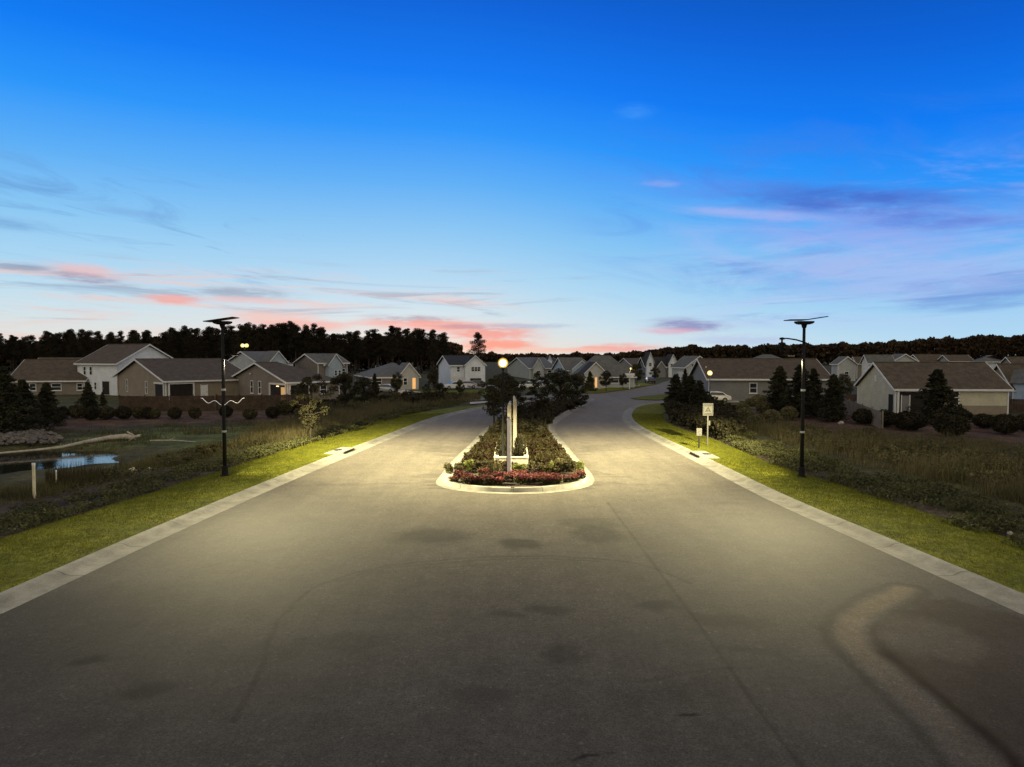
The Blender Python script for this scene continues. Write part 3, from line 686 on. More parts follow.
# near and middle trees, left
tree('con0', 4, 436, 366, 'big dark conifer at the far left behind the pond rocks', 1.5)
tree('con1', 24, 432, 379, 'dark conifer just right of the big leftmost one by the pond', 1.5)
tree('con2', 47, 426, 382, 'dark pyramidal conifer behind the pond, left of the round shrubs', 1.4)
tree('con1', 89, 417, 382, 'small dark conifer standing among round shrubs before the white two storey house', 1.4)
tree('con0', 103, 406, 391, 'little conifer at the foot of the white two storey house', 1.2)
tree('spa0', 311, 442, 374, 'young tree with reddish crown and bare stem in the dry grass left of the road', 1.25)
tree('bro0', 345, 413, 371, 'bushy dark tree right of the lit porch house on the left', .95)
tree('bro1', 364, 405, 376, 'olive tree beside the small bungalow with lit porch, left side', 1.0)
tree('con2', 375, 403, 373, 'narrow dark conifer before the bungalow with the lit front door', .85)
tree('bro2', 397, 397, 371, 'small tree before the lit garage of the bungalow', .8)
tree('spa1', 427, 401, 383, 'short young tree between the bungalow and the white house', 1.3)
tree('bro0', 440, 399, 382, 'round bushy tree at the left verge before the white house', 1.2)
tree('bro1', 460, 397, 379, 'thin tree in front of the white house driveway', .7)
tree('bro2', 433, 391, 366, 'dark tree left of the white house wall', .8)
tree('pine2', 478, 386, 332.5, 'lone tall tree standing clear against the pink sky behind the white house', 1.0)
# median trees
tree('spa1', 494, 426, 376, 'loose dark tree in the median behind the entrance monument', 1.5)
tree('spa0', 516, 424, 379, 'thin dark tree in the median just right of the monument', 1.6)
tree('bro1', 503, 416, 372, 'dark tree on the left side of the median behind the lamp', 1.15)
tree('spa0', 541, 418, 372, 'thin loose tree in the middle of the median', 1.3)
tree('bro1', 561, 408, 368, 'spreading dark tree with visible trunk at the right of the median', 1.15)
tree('bro0', 577, 404, 372, 'low broad tree at the back tip of the median', 1.2)
# trees beyond the junction
tree('con0', 590, 391, 371, 'dark small evergreen left of the lit entrance beyond the junction', 1.3)
tree('bro1', 606, 391, 370, 'dark tree right of the lit entrance beyond the junction', .95)
tree('bro2', 623, 389, 373, 'dark bushy tree left of the street name sign', 1.0)
tree('bro0', 637, 386, 362, 'tree lit by the lamp behind the street name sign', .9)
tree('bro1', 655, 382, 366, 'dark tree before the grey twin gabled house', .9)
tree('con2', 685, 386, 368, 'small dark evergreen before the pale grey house', 1.0)
# right side trees
tree('con1', 676, 409, 374, 'dark evergreen at the inside of the right bend, leftmost of three', 1.75)
tree('con2', 690, 411, 375, 'dark evergreen at the inside of the right bend, middle of three', 1.7)
tree('con0', 699, 415, 380, 'dark evergreen behind the square traffic sign', 1.7)
tree('lamplit_tree', 702, 394, 370, 'tree with lamplight in its leaf colour behind the pair of street lamps', .8)
tree('con1', 741, 400, 375, 'narrow dark conifer before the long low house', .9)
tree('con2', 779, 413, 366, 'tall dark conifer left of the right solar lamp post', 1.5)
tree('con0', 800, 417, 364, 'tall dark conifer just behind the right solar lamp post', 1.55)
tree('con1', 813, 412, 368, 'dark conifer right of the right solar lamp post', 1.3)
tree('con2', 833, 421, 374, 'dark conifer before the pale diagonal garden fence', 1.4)
tree('con1', 937, 423, 369, 'dark conical evergreen before the porch of the right cream house', 1.75)
tree('bro1', 843, 401, 373, 'dark tree between the long low house and the cream house', .9)

# round shrubs, left row
xs = [(62,419,12,12),(76,418,13,13),(91,420,13,12),(106.5,419,15,12),(123.5,419,14.5,12.5),(139,418.5,12,12),(148,418.5,11,11),(155,418.5,10,10),(175,418.5,12,11),(195,418.5,11,11),(226,417,12,11),(250,419,13,10),(273,418,13,11),(284,415,14,14),(294,413.5,13,13)]
for i, (a, b, w, h) in enumerate(xs):
    shrub('rnd%d' % (i % 3) if i % 2 else 'drk%d' % (i % 4//2), a, b, w*1.1, h*1.1, 'clipped round shrub, %s from the left in the row along the left fence' % ORD[i], 'round shrubs along the left fence')
for i, (a, b, w, h) in enumerate([(743,410,14,10),(744.5,418,17,14),(756,424,17,13),(764,410,15,12),(772,422,19,16),(774,408,17,11),(789,417,17,14),(760,400,15,9),(752,403,14,9),(786,407,13,10)]):
    shrub('hed%d' % (i % 2), a, b+3, w, h, ['clipped round shrub at the upper left of the right hand cluster','clipped round shrub at the left edge of the right hand cluster','lowest front shrub of the right hand cluster of round shrubs','round shrub in the middle of the right hand cluster','largest front round shrub of the right hand cluster','round shrub behind the largest one in the right cluster','round shrub beside the conifers at the right lamp post','hindmost low shrub before the long house wall','low round shrub left below the long house window','low round shrub at the foot of the conifer by the lamp post'][i], 'cluster of round shrubs on the right')
for i, (a, b, w, h) in enumerate([(864,424,22,16),(885,426,22,17),(909,430,32,20),(869,436,13,9),(951,436,32,23),(961,421,20,12),(984,428,20,15),(1005,434,25,21),(1023,431,16,18)]):
    shrub('drk%d' % (i % 2), a, b, w, h, ['dark round shrub left end of the row before the cream house','dark round shrub before the cream house porch','wide dark round shrub before the porch post of the cream house','small low shrub in front of the dark shrub row','largest dark shrub below the conical evergreen','dark shrub half hidden behind the largest one','dark round shrub below the cream house window','big dark round shrub near the right edge','dark shrub cut by the right edge of the view'][i], 'dark shrubs before the cream house')
for i, (a, b, w, h) in enumerate([(407,401,14,11),(420,402,16,9),(436,402,20,11),(385,404,16,10),(395,403,12,8),(320,409,20,10),(335,408,14,9),(360,406,16,10),(300,405,14,8)]):
    shrub('dbu%d' % (i % 2), a, b, w, h, 'loose dark bush, %s in the left brush' % ['sixth from the left','seventh from the left','eighth from the left','fourth from the left','fifth from the left','second from the left','third from the left','between two trees','leftmost'][i], 'bushes on the left beyond the dry grass')
for i, (a, b, w, h) in enumerate([(676,416,20,15),(690,421,22,16),(703,424,20,15),(716,428,20,13),(728,424,18,12),(715,414,18,12),(730,412,16,9)]):
    shrub('dbu%d' % (i % 2), a, b, w, h, ['dark bush at the verge on the inside of the bend','dark bush left of the two signs','dark bush behind the small sign','dark bush right of the square sign post','dark bush right of the signs by the dry grass','dark bush behind and right of the square sign','low bush below the parked white car'][i], 'bushes behind the signs')
# far bank pale yellowish tufts
for i, (a, b, w, h, l) in enumerate([(203,456,16,12,'pale leafy bush by the pond left of the lamp post'),(215,452,12,9,'smaller pale leafy bush next to the lamp post'),(826,438,9,8,'small pale bush in the dry grass under the conifer'),(187,462,12,7,'low leafy bush on the right bank of the pond')]):
    shrub('bus%d' % (i % 2), a, b, w, h, l)
# median flowers and shrubs (soil 0.15 m up)
def flower(mname, lname):
    t = thing('flowering_plant', 'x', 'flowers'); s = MB()
    for i in range(9):
        a = i*.7; s.tube([(0,0,0),(math.cos(a)*.12, math.sin(a)*.12, .2),(math.cos(a)*.26, math.sin(a)*.26, .38)], [.012,.01,.006], 4)
    s.build('stems', 'bark', t)
    c = ball_pts(300, (.36,.36,.2))+np.array((0,0,.22)); link('foliage', npmesh('foliage', leaves(c, .06), 4), lname, t)
    c = ball_pts(170, (.38,.38,.16), .3)+np.array((0,0,.36)); link('blossom', npmesh('blossom', leaves(c, .055), 4), mname, t)
    return keep(t)
PR['flr'] = flower('red_flower', 'flower_leaf'); PR['flp'] = flower('pink_flower', 'flower_leaf')
n = 0
for row, (py, a, b, k) in enumerate([(484.3,466,556,14),(482.0,453,574,18),(479.3,451,579,17)]):
    for i in range(k):
        px = a+(b-a)*i/(k-1)+random.uniform(-1.5,1.5)
        if row == 0 and abs(px-513) < 4: continue
        if random.random() < (.14, .34, .60)[row]: continue
        if row < 2 and abs(px-509) < 4: continue
        p = G(px, py-random.uniform(0,1.2), .15)
        key = 'flp' if random.random() < .4 else 'flr'
        place(key, (p.x, p.y, .13), random.uniform(0,6.28), (random.uniform(.7,1.0),)*2+(random.uniform(.6,1.1),), 'pink flowering plant with open blossoms in the front bed of the median' if key == 'flp' else 'deep red flowering plant in the front bed of the median', 'flowers', 'red flowers in the front bed of the median'); n += 1
ex = [(449,474,10,9),(459,472.5,10,8),(469,471.5,9,9),(480,471,9,8),(489,471,9,8),(497,471,8,7),(520,472.5,12,7),(531,471,9,8),(541,471,9,7),(552,471,9,8),(562,471,11,10),(572,472,10,9),(580,474,9,10)]
for i, (a, b, w, h) in enumerate(ex):
    shrub('lim' if i in (2,6,9,12) else ('bus%d' % (i % 2)), a, b, w*1.15, h*1.35, 'leafy %sshrub, %s from the left in the row behind the red flowers' % ('pale lime ' if i in (2,6,9,12) else 'green ', ORD[i]), 'green shrubs behind the red flowers', .15)
for i, (a, b, w, h) in enumerate([(540,436,13,9),(531,429,14,9),(548,424,13,9),(520,433,12,8),(495,436,14,9),(484,441,12,7),(549,441,9,5),(556,416,14,8),(570,410,15,7),(581,406,14,6),(538,421,12,8),(512,428,13,9),(502,440,10,6)]):
    shrub('dbu%d' % (i % 2), a, b, w, h, 'dark median shrub, %s' % ['right of the planter at mid depth','behind the planter on the right','near the narrow right kerb','just behind the monument','left behind the monument','by the left kerb of the median','low by the right kerb','along the inner right kerb under the trunk','along the inner right kerb past the trunk','at the far tip along the kerb','deep in the middle','under the big tree','behind the left wall of the planter'][i], 'dark shrubs in the middle of the median', .15)
for i, (x_, y_, w, h) in enumerate([(-.62,40.2,.75,.9),(.0,40.3,.8,.75),(.52,40.3,.7,.8),(-.6,42.6,.8,1.1),(.55,42.8,.75,1.25),(-.55,44.8,.7,1.2),(.6,45.1,.6,1.2)]):
    place('drk%d' % (i % 2), (x_, y_, .3), i, (w, w, h), 'dark shrub in the stone planter, %s' % ['front left','front middle','front right','middle left','middle right','back left','back right'][i], 'shrub', 'shrubs in the stone planter')

# ------------------------------------------------------------------ woods
cnt = 0
def skyline(px): return np.interp(px, [-120,0,30,60,90,120,150,180,205,240,262,285,305,330,350,372,395,410,425,440,455,470], [336,335,335,332,331,334,330,329,328,325,323,323,325,332,333,329,328,331,330,333,336,340])
for row, (dist, k, dy) in enumerate([(232,46,1.5),(250,50,0),(272,36,-1)]):
    for i in range(k):
        px = -110+(565)*(i+random.uniform(-.3,.3))/k
        if px > 458-row*4: continue
        top = skyline(px)+dy+random.choice([0,0,1,3,5,-1.5,8])*random.uniform(.4,1)
        x_ = (px-512)/F*dist; d_ = dist+random.uniform(-6,6); h = zat(top, d_); s = h/10
        wd = random.uniform(.85,1.35)
        place('pine%d' % random.randrange(6), (x_, d_, -.1), random.uniform(0,6.28), (s*wd, s*wd, s), 'tall dark pine in the wood behind the left hand houses', 'tree', 'pines of the wood on the left'); cnt += 1
def woodland(name, x0, x1, dist, topf, n, size, m, label, thick=30, low=0.0):
    px = rng.uniform(x0, x1, n); d = dist+rng.uniform(0, thick, n); x = (px-512)/F*d
    nz = fbm(px, d*0, .12)*.6+fbm(px+99, np.floor(d/8)*7, .35)*.4
    top = CAMH+(355.0-(topf(px)+4.5-9*nz))/F*d
    z = top*(low+(1-low)*rng.random(n)**.55)
    c = np.stack([x, d, z], 1)
    return tag(link(name, npmesh(name, leaves(c, size, aspect=.8), 4), m), label, 'woodland', kind='stuff')
woodland('woodland', -140, 462, 278, lambda p: skyline(p)+9, 42000, .85, 'far_leaf', 'dense dark wood filling in behind the left hand pines', 30)
sk2 = lambda p: np.interp(p, [440,520,600,640,668,690,730,800,860,900,960,1024,1180], [355.0,354.5,354.3,352.5,349,347,346.8,346,344,341.5,338.5,336.5,333])
woodland('woodland', 440, 680, 640, sk2, 14000, 1.6, 'far_leaf', 'thin dark wood on the horizon behind the middle houses', 60)
woodland('woodland', 655, 1180, 430, sk2, 52000, 1.05, 'far_leaf', 'long dark wood along the horizon on the right', 50)

# ------------------------------------------------------------------ houses
def rz2(a): return Vector((math.cos(a), math.sin(a), 0))
def ray_line(px, P0, d):
    """distance along P0 + t d (ground plan) where the vertical plane of column px is met"""
    c = (px-512)/F; k = 1/math.cos(PITCH)
    # x = c * w,  w = y cos + (CAMH - z) sin  (z ~ 2)
    A = lambda p: p[0]-c*(p[1]*math.cos(PITCH)+(CAMH-2)*math.sin(PITCH))
    f0 = A(P0); f1 = A((P0[0]+d[0], P0[1]+d[1])); return -f0/(f1-f0)
def window_on(parent, fx, u, z, w, h, lit=False, grid=True):
    """fx: function (u, out, z)->local point on a face; u along the face"""
    f = MB(); t = .09; o0, o1 = .012, .07
    def bx(mb, u0, u1, z0, z1, a, b):
        P = [fx(uu, oo, zz) for zz in (z0, z1) for (uu, oo) in ((u0,a),(u1,a),(u1,b),(u0,b))]
        mb.add(P, [(3,2,1,0),(4,5,6,7),(0,1,5,4),(1,2,6,5),(2,3,7,6),(3,0,4,7)])
    bx(f, u-w/2, u-w/2+t, z, z+h, o0, o1); bx(f, u+w/2-t, u+w/2, z, z+h, o0, o1)
    bx(f, u-w/2+t, u+w/2-t, z, z+t, o0, o1); bx(f, u-w/2+t, u+w/2-t, z+h-t, z+h, o0, o1)
    if grid: bx(f, u-w/2+t, u+w/2-t, z+h/2-t*.4, z+h/2+t*.4, o0, o1)
    fr = f.build('window', 'window_frame', parent)
    p = MB(); bx(p, u-w/2+t, u+w/2-t, z+t, z+h-t, o0, .03); p.build('pane', 'lit_glass' if lit else 'window_glass', fr)
    if w > .8:
        s = MB(); bx(s, u-w/2-.06, u+w/2+.06, z-.08, z-.003, o0, .12); s.build('sill', 'window_frame', fr)
    return fr
def boxface(parent, fx, name, m, u0, u1, z0, z1, a, b):
    mb = MB(); P = [fx(uu, oo, zz) for zz in (z0, z1) for (uu, oo) in ((u0,a),(u1,a),(u1,b),(u0,b))]
    mb.add(P, [(3,2,1,0),(4,5,6,7),(0,1,5,4),(1,2,6,5),(2,3,7,6),(3,0,4,7)]); return mb.build(name, m, parent)
def house(name, label, cx, cy, lx, rx, ey, ry, ang, ridge='R', wall='siding_tan', roof='roof_brown', hipA=0, hipB=0, wins=(), extras=(), trim=True, gable=None, oh=.45, L=None, W=None, depth=None, cat='house', base=None):
    """cx,cy: near bottom corner in the photo; lx/rx: columns where the left/right face ends; ey: eave row at the corner; ry: ridge row;
    ang: direction of the right hand face's run.  ridge 'R': ridge runs along the right face (gable on the left face); 'L': the other way round."""
    P0 = G(cx, cy) if depth is None else Vector(((cx-512)/F*depth, depth, 0))
    a = R(ang); dr = rz2(a); dl = rz2(a+PI/2)
    Rl = L if L else abs(ray_line(rx, P0, dr)); Ll = W if W else abs(ray_line(lx, P0, dl))
    he = zat(ey, P0.y)-P0.z
    e = thing(name, label, cat, (P0.x, P0.y, P0.z), a)
    # local: x along right face (0..Rl), y along left face (0..Ll)
    if ridge == 'R': mid = P0+dl*Ll/2
    else: mid = P0+dr*Rl/2
    hr = zat(ry, mid.y)-P0.z
    wb = MB(); top = he
    if ridge == 'R':
        poly = [(0, -.1), (Ll, -.1), (Ll, he), (Ll/2, hr-.06), (0, he)]
        if hipA and hipB: wb.box(0, Rl, 0, Ll, -.1, he)
        elif hipA: wb.prism([(0,-.1),(Ll,-.1),(Ll,he),(0,he)], 0, Rl-.01, 'x'); wb.prism([(0.003,he-.02),(Ll-.003,he-.02),(Ll/2,hr-.06)], Rl-.3, Rl, 'x')
        elif hipB: wb.prism([(0,-.1),(Ll,-.1),(Ll,he),(0,he)], 0.01, Rl, 'x'); wb.prism([(0.003,he-.02),(Ll-.003,he-.02),(Ll/2,hr-.06)], 0, .3, 'x')
        else: wb.prism(poly, 0, Rl, 'x')
        A, B, S = Rl, Ll, lambda x, y, z: (x, y, z)
    else:
        poly = [(0, -.1), (Rl, -.1), (Rl, he), (Rl/2, hr-.06), (0, he)]
        if hipA and hipB: wb.box(0, Rl, 0, Ll, -.1, he)
        elif hipB: wb.prism([(0,-.1),(Rl,-.1),(Rl,he),(0,he)], 0.01, Ll, 'y'); wb.prism([(0.003,he-.02),(Rl-.003,he-.02),(Rl/2,hr-.06)], 0, .3, 'y')
        else: wb.prism(poly, 0, Ll, 'y')
        A, B, S = Ll, Rl, lambda x, y, z: (y, x, z)
    wb.build('wall', wall, e)
    # roof over ridge axis s in 0..A, across t in 0..B
    k = (hr-he)/(B/2); th = .16; rb = MB()
    s0, s1 = -oh, A+oh; r0 = (B/2+oh)*1.0*hipA-oh if hipA else -oh; r1 = A+oh-(B/2+oh)*hipB if hipB else A+oh
    zl = he-k*oh; dz = th
    Q = lambda s, t, z: S(s, t, z)
    for off in (0, ):
        V = [Q(s0, -oh, zl), Q(s1, -oh, zl), Q(r1, B/2, hr), Q(r0, B/2, hr), Q(s1, B+oh, zl), Q(s0, B+oh, zl)]
        V2 = [(x, y, z+dz) for x, y, z in V]
        rb.add(V+V2, [(6,7,8,9),(9,8,10,11),(0,3,2,1),(3,5,4,2),(0,1,7,6),(4,5,11,10),(7,1,2,8),(8,2,4,10),(6,9,3,0),(9,11,5,3)])
        if hipA: rb.f.append((len(rb.v)-12+6, len(rb.v)-12+9, len(rb.v)-12+11)); 
        if hipB: rb.f.append((len(rb.v)-12+7, len(rb.v)-12+10, len(rb.v)-12+8))
    rf = rb.build('roof', roof, e)
    # ridge cap and a vent pipe
    if A > 6:
        c = MB(); c.tube([Q(r0+.05, B/2, hr+dz+.005), Q(r1-.05, B/2, hr+dz+.005)], .09, 6); c.build('ridge_cap', roof, rf)
        p = Q(A*.35, B*.68, he+k*B*.32); v = MB(); v.tube([(p[0], p[1], p[2]-.1), (p[0], p[1], p[2]+.55)], .06, 8); v.build('vent_pipe', 'galvanised', rf)
    if trim:
        t = MB(); fz0, fz1 = zl-.06, zl+dz+.012; g = .05
        def seg(a, b, w=.03):
            pass
        for tt in (-oh-g, B+oh):
            P_ = [Q(s, q, z) for z in (fz0, fz1) for s, q in ((s0, tt), (s1, tt), (s1, tt+g), (s0, tt+g))]; t.add(P_, [(3,2,1,0),(4,5,6,7),(0,1,5,4),(1,2,6,5),(2,3,7,6),(3,0,4,7)])
        for (ss, hip) in ((s0-g, hipA), (s1, hipB)):
            if hip:
                P_ = [Q(s, q, z) for z in (fz0, fz1) for s, q in ((ss, -oh), (ss+g, -oh), (ss+g, B+oh), (ss, B+oh))]; t.add(P_, [(3,2,1,0),(4,5,6,7),(0,1,5,4),(1,2,6,5),(2,3,7,6),(3,0,4,7)]); continue
            pr = [(-oh, zl-.06), (B/2, hr-.06), (B+oh, zl-.06), (B+oh, zl+dz+.02), (B/2, hr+dz+.02), (-oh, zl+dz+.02)]
            V = [Q(ss, q, z) for q, z in pr]+[Q(ss+g, q, z) for q, z in pr]
            t.add(V, [(0,1,4,5),(1,2,3,4),(6,11,10,7),(7,10,9,8),(0,6,7,1),(1,7,8,2),(2,8,9,3),(3,9,10,4),(4,10,11,5),(5,11,6,0)])
        t.build('fascia', 'trim_white', e)
        for x_, y_ in ((0,0),(Rl,0),(0,Ll)):
            cb = MB(); cb.box(x_-.07, x_+.07, y_-.07, y_+.07, -.05, he-.12); cb.build('corner_board', 'trim_white', e)
    fR = lambda u, o, z: (u, -o, z)                 # right face: u from corner rightwards
    fL = lambda u, o, z: (-o, u, z)                 # left face: u from corner leftwards
    FX = {'R': fR, 'L': fL}; LEN = {'R': Rl, 'L': Ll}
    for w in wins:
        face, uf, z, ww, hh = w[:5]; window_on(e, FX[face], uf*LEN[face], z, ww, hh, len(w) > 5 and w[5], True)
    for x in extras: x(e, FX, LEN, he, hr)
    return e
def door(face, uf, w=1.0, h=2.1, m='door_paint', z=0.05, name='door'):
    def f(e, FX, LEN, he, hr):
        u = uf*LEN[face]; fr = boxface(e, FX[face], name, m, u-w/2, u+w/2, z, z+h, .012, .06)
        mb = MB(); p = FX[face](u+w*.36, .09, z+h*.48); mb.box(p[0]-.04, p[0]+.04, p[1]-.04, p[1]+.04, p[2]-.06, p[2]+.06); mb.build('handle', 'galvanised', fr)
        for a, b, c, d in ((u-w/2-.1, u-w/2-.003, z, z+h+.1), (u+w/2+.003, u+w/2+.1, z, z+h+.1)): boxface(e, FX[face], 'door_trim', 'trim_white', a, b, c, d, .012, .08)
    return f
def porch(face, u0, u1, h=2.5, lit=False, posts=2, m='dark_opening'):
    """recessed porch: dark back, beam and posts"""
    def f(e, FX, LEN, he, hr):
        a, b = u0*LEN[face], u1*LEN[face]
        boxface(e, FX[face], 'porch_recess', m, a, b, .05, h-.15, .012, .03)
        boxface(e, FX[face], 'porch_beam', 'trim_white', a-.1, b+.1, h-.15, h+.1, .034, .2)
        for i in range(posts):
            u = a+(b-a)*i/(posts-1) if posts > 1 else a
            boxface(e, FX[face], 'porch_post', 'trim_white', u-.1, u+.1, .05, h-.153, .034, .2)
        if lit:
            mb = MB(); p = FX[face]((a+b)/2-.3, .12, h-.35); q = FX[face]((a+b)/2+.3, .12, h-.35); mb.tube([p, q], .05, 8); mb.build('porch_light', 'porch_glow', e)
            boxface(e, FX[face], 'sliding_door', 'lit_wall_glow', a+.3, a+1.5, .08, 2.0, .034, .06)
    return f
def garage(face, uf, w=4.6, h=2.2):
    def f(e, FX, LEN, he, hr):
        u = uf*LEN[face]; g = boxface(e, FX[face], 'garage_door', 'garage_white', u-w/2, u+w/2, .05, h, .012, .05)
        boxface(e, FX[face], 'garage_trim', 'trim_white', u-w/2-.15, u+w/2+.15, h+.003, h+.18, .012, .08)
    return f
def front_gable(face, u0, u1, out, ze, zp, wall, roof, wins=(), lit=None, name='gable_wing'):
    """a gabled wing standing out from a face"""
    def f(e, FX, LEN, he, hr):
        fx = FX[face]; a, b = u0*LEN[face], u1*LEN[face]; m_ = (a+b)/2; back = -1.2
        def prism(pts, o0, o1):
            n = len(pts); V = [fx(u, o0, z) for u, z in pts]+[fx(u, o1, z) for u, z in pts]
            return V, [tuple(range(n)), tuple(range(2*n-1, n-1, -1))]+[(i, n+i, n+(i+1) % n, (i+1) % n) for i in range(n)]
        w = MB(); w.add(*prism([(a,-.08),(b,-.08),(b,ze),(m_,zp-.05),(a,ze)], back, out)); wing = w.build(name, wall, e)
        k = (zp-ze)/((b-a)/2); oh = .3; t = .14
        r = MB(); r.add(*prism([(a-oh, ze-k*oh+.02),(m_, zp+.02),(b+oh, ze-k*oh+.02),(b+oh, ze-k*oh+t),(m_, zp+t),(a-oh, ze-k*oh+t)], back-3.0, out+.3)); r.build('roof', roof, wing)
        tr = MB(); tr.add(*prism([(a-oh, ze-k*oh-.05),(m_, zp-.05),(b+oh, ze-k*oh-.05),(b+oh, ze-k*oh+t+.02),(m_, zp+t+.02),(a-oh, ze-k*oh+t+.02)], out+.303, out+.35)); tr.build('fascia', 'trim_white', wing)
        for (uf, z, ww, hh, *li) in wins:
            window_on(wing, lambda u, o, zz: fx(u, o+out, zz), a+uf*(b-a), z, ww, hh, bool(li and li[0]))
    return f
def lit_light(face, uf, z, m='porch_glow', r=.12, out=.25):
    def f(e, FX, LEN, he, hr):
        p = FX[face](uf*LEN[face], out, z); mb = MB(); mb.lathe([(r*.4,-r),(r,-r*.3),(r,r*.4),(r*.5,r)], 10, p); mb.build('wall_light', m, e)
    return f
def vent(face, uf, z, w=.5, h=.6):
    def f(e, FX, LEN, he, hr):
        u = uf*LEN[face]; boxface(e, FX[face], 'gable_vent', 'trim_white', u-w/2, u+w/2, z, z+h, .012, .05)
    return f

# left group
house('bungalow', 'low brown roofed house at the far left behind the conifers', 78, 399.5, 92, 80, 380.5, 359.5, 92, 'L', 'siding_taupe', 'roof_brown', W=34, L=11, wins=[('L',.05,.9,1.0,1.5)]) if False else None
house('bungalow', 'low brown roofed house at the far left behind the conifers', 10, 393, -60, 84, 380.5, 360.5, 12, 'R', 'siding_taupe', 'roof_brown', W=12, depth=111, wins=[('R',.94,.65,.9,1.2),('R',.62,.65,1.5,1.2),('R',.3,.65,1.0,1.2)])
house('bungalow', 'farther low house whose roof shows over the leftmost roof', 34, 386, 10, 92, 370, 358.3, 20, 'R', 'siding_taupe', 'roof_brown', W=11, depth=160, wins=[('R',.5,.9,1,1.4)])
house('two_storey_house', 'white two storey house with bluish gable end behind the left fence', 117, 396, 78.5, 178, 363.2, 345, 62, 'L', 'siding_white', 'roof_brown', depth=110,
      wins=[('L',.82,3.15,.8,1.45),('L',.66,3.15,.8,1.45),('L',.80,.75,.9,1.4),('L',.55,.75,.7,1.3)], extras=[door('L', .28, 1.9, 2.15, 'dark_opening', name='patio_door')])
house('bungalow', 'tan house with big gable end and covered porch behind the left fence', 166, 400.5, 114, 252, 381.3, 360, 48, 'R', 'siding_tan', 'roof_brown',
      wins=[('L',.72,.7,.75,2.0),('L',.34,.7,.75,1.9)], extras=[porch('R', .03, .30, 2.45, posts=2), porch('L', .02, .18, 2.45, posts=1), door('R', .42, .9, 2.0, 'trim_white')])
house('bungalow', 'grey brown house with double gable window and lit porch behind the left fence', 288, 402, 231, 339, 382.4, 363.5, 46, 'R', 'siding_taupe', 'roof_brown', hipB=.55,
      wins=[('L',.60,.8,.9,1.9),('L',.46,.8,.9,1.9),('R',.68,.9,1.1,1.3)], extras=[porch('R', .03, .40, 2.45, posts=2), porch('L', .02, .28, 2.45, True, posts=2), lit_light('L', .6, 3.7, 'trim_white', .12)])
house('bungalow', 'pale house with steep bright gable just right of the left solar lamp post', 262, 397, 226, 290, 365, 352, 40, 'R', 'siding_pale', 'roof_grey', extras=[front_gable('R', .2, .8, 1.2, 5.2, 7.2, 'siding_blue', 'roof_grey')], depth=135,
      wins=[('L',.4,.9,1,1.4)])
house('two_storey_house', 'house with pale blue front gable behind the lit porch house', 318, 394, 296, 347, 363, 354.5, 42, 'R', 'siding_taupe', 'roof_grey', depth=140,
      extras=[front_gable('R', .25, .72, 1.5, 4.6, 6.6, 'siding_blue', 'roof_grey', [(.5,2.2,.7,1.2),(.78,2.2,.7,1.2)]), lit_light('R', .2, 4.4, 'trim_white', .3)], wins=[('R',.88,2.4,.8,1.3)])
house('bungalow', 'small grey bungalow with lit front door at the foot of the wood', 372, 393, 356, 418, 377.5, 364.0, 22, 'R', 'siding_grey', 'roof_grey', hipA=.6, hipB=.3, depth=128,
      extras=[front_gable('R', .55, .97, 1.6, 2.7, 4.9, 'siding_pale', 'roof_grey', [(.3,.8,.8,1.4)]), lit_light('R', .46, 1.9, 'lamp_glow_far', .26, .9),
              lambda e, FX, LEN, he, hr: boxface(e, FX['R'], 'entry_glow', 'lit_glass', LEN['R']*.83, LEN['R']*.90, .1, 2.15, 1.62, 1.68)], wins=[('R',.15,.9,1,1.3)])
house('two_storey_house', 'white two storey house with three front windows under a dark wood', 451, 386.5, 439, 484, 365.5, 356.2, 14, 'R', 'siding_white', 'roof_charcoal',
      extras=[front_gable('R', .40, 1.0, 1.2, 4.45, 6.3, 'siding_white', 'roof_charcoal', [(.38,3.1,.75,1.0),(.53,3.1,.75,1.0),(.68,3.1,.75,1.0)]), garage('R', .2, 2.2, 1.9), vent('L', .5, 3.2, .4, 1.2),
              lambda e, FX, LEN, he, hr: boxface(e, FX['R'], 'garage_door', 'dark_opening', LEN['R']*.55, LEN['R']*.88, .05, 1.7, 1.21, 1.25)], wins=[('R',.22,3.0,.7,1.1)])
# middle group
house('bungalow', 'grey roofed house right of the glowing median lamp', 530, 386, 508, 556, 368.5, 358, 10, 'R', 'siding_sage', 'roof_grey', depth=185, extras=[front_gable('R', .1, .5, 1, 3.2, 5.6, 'siding_pale', 'roof_grey', [(.5,1,1.2,1.3)])], wins=[('R',.75,1,1.2,1.4)])
house('bungalow', 'house with white little dormer behind the median trees', 545, 384, 523, 566, 366, 358, 8, 'R', 'siding_blue', 'roof_charcoal', depth=225, extras=[front_gable('R', .1, .32, .6, 4.6, 6.2, 'siding_white', 'roof_charcoal')], wins=[('R',.6,1,1.2,1.4)])
house('bungalow', 'blue grey roofed house left of the big pale roof', 566, 387, 553, 596, 370, 358.2, 14, 'R', 'siding_blue', 'roof_grey', hipB=.4, depth=172, extras=[front_gable('R', .15, .75, 1.5, 3.0, 5.0, 'siding_blue', 'roof_grey'), garage('R', .9, 2.4, 2.1)], wins=[('R',.9,1,.9,1.3)])
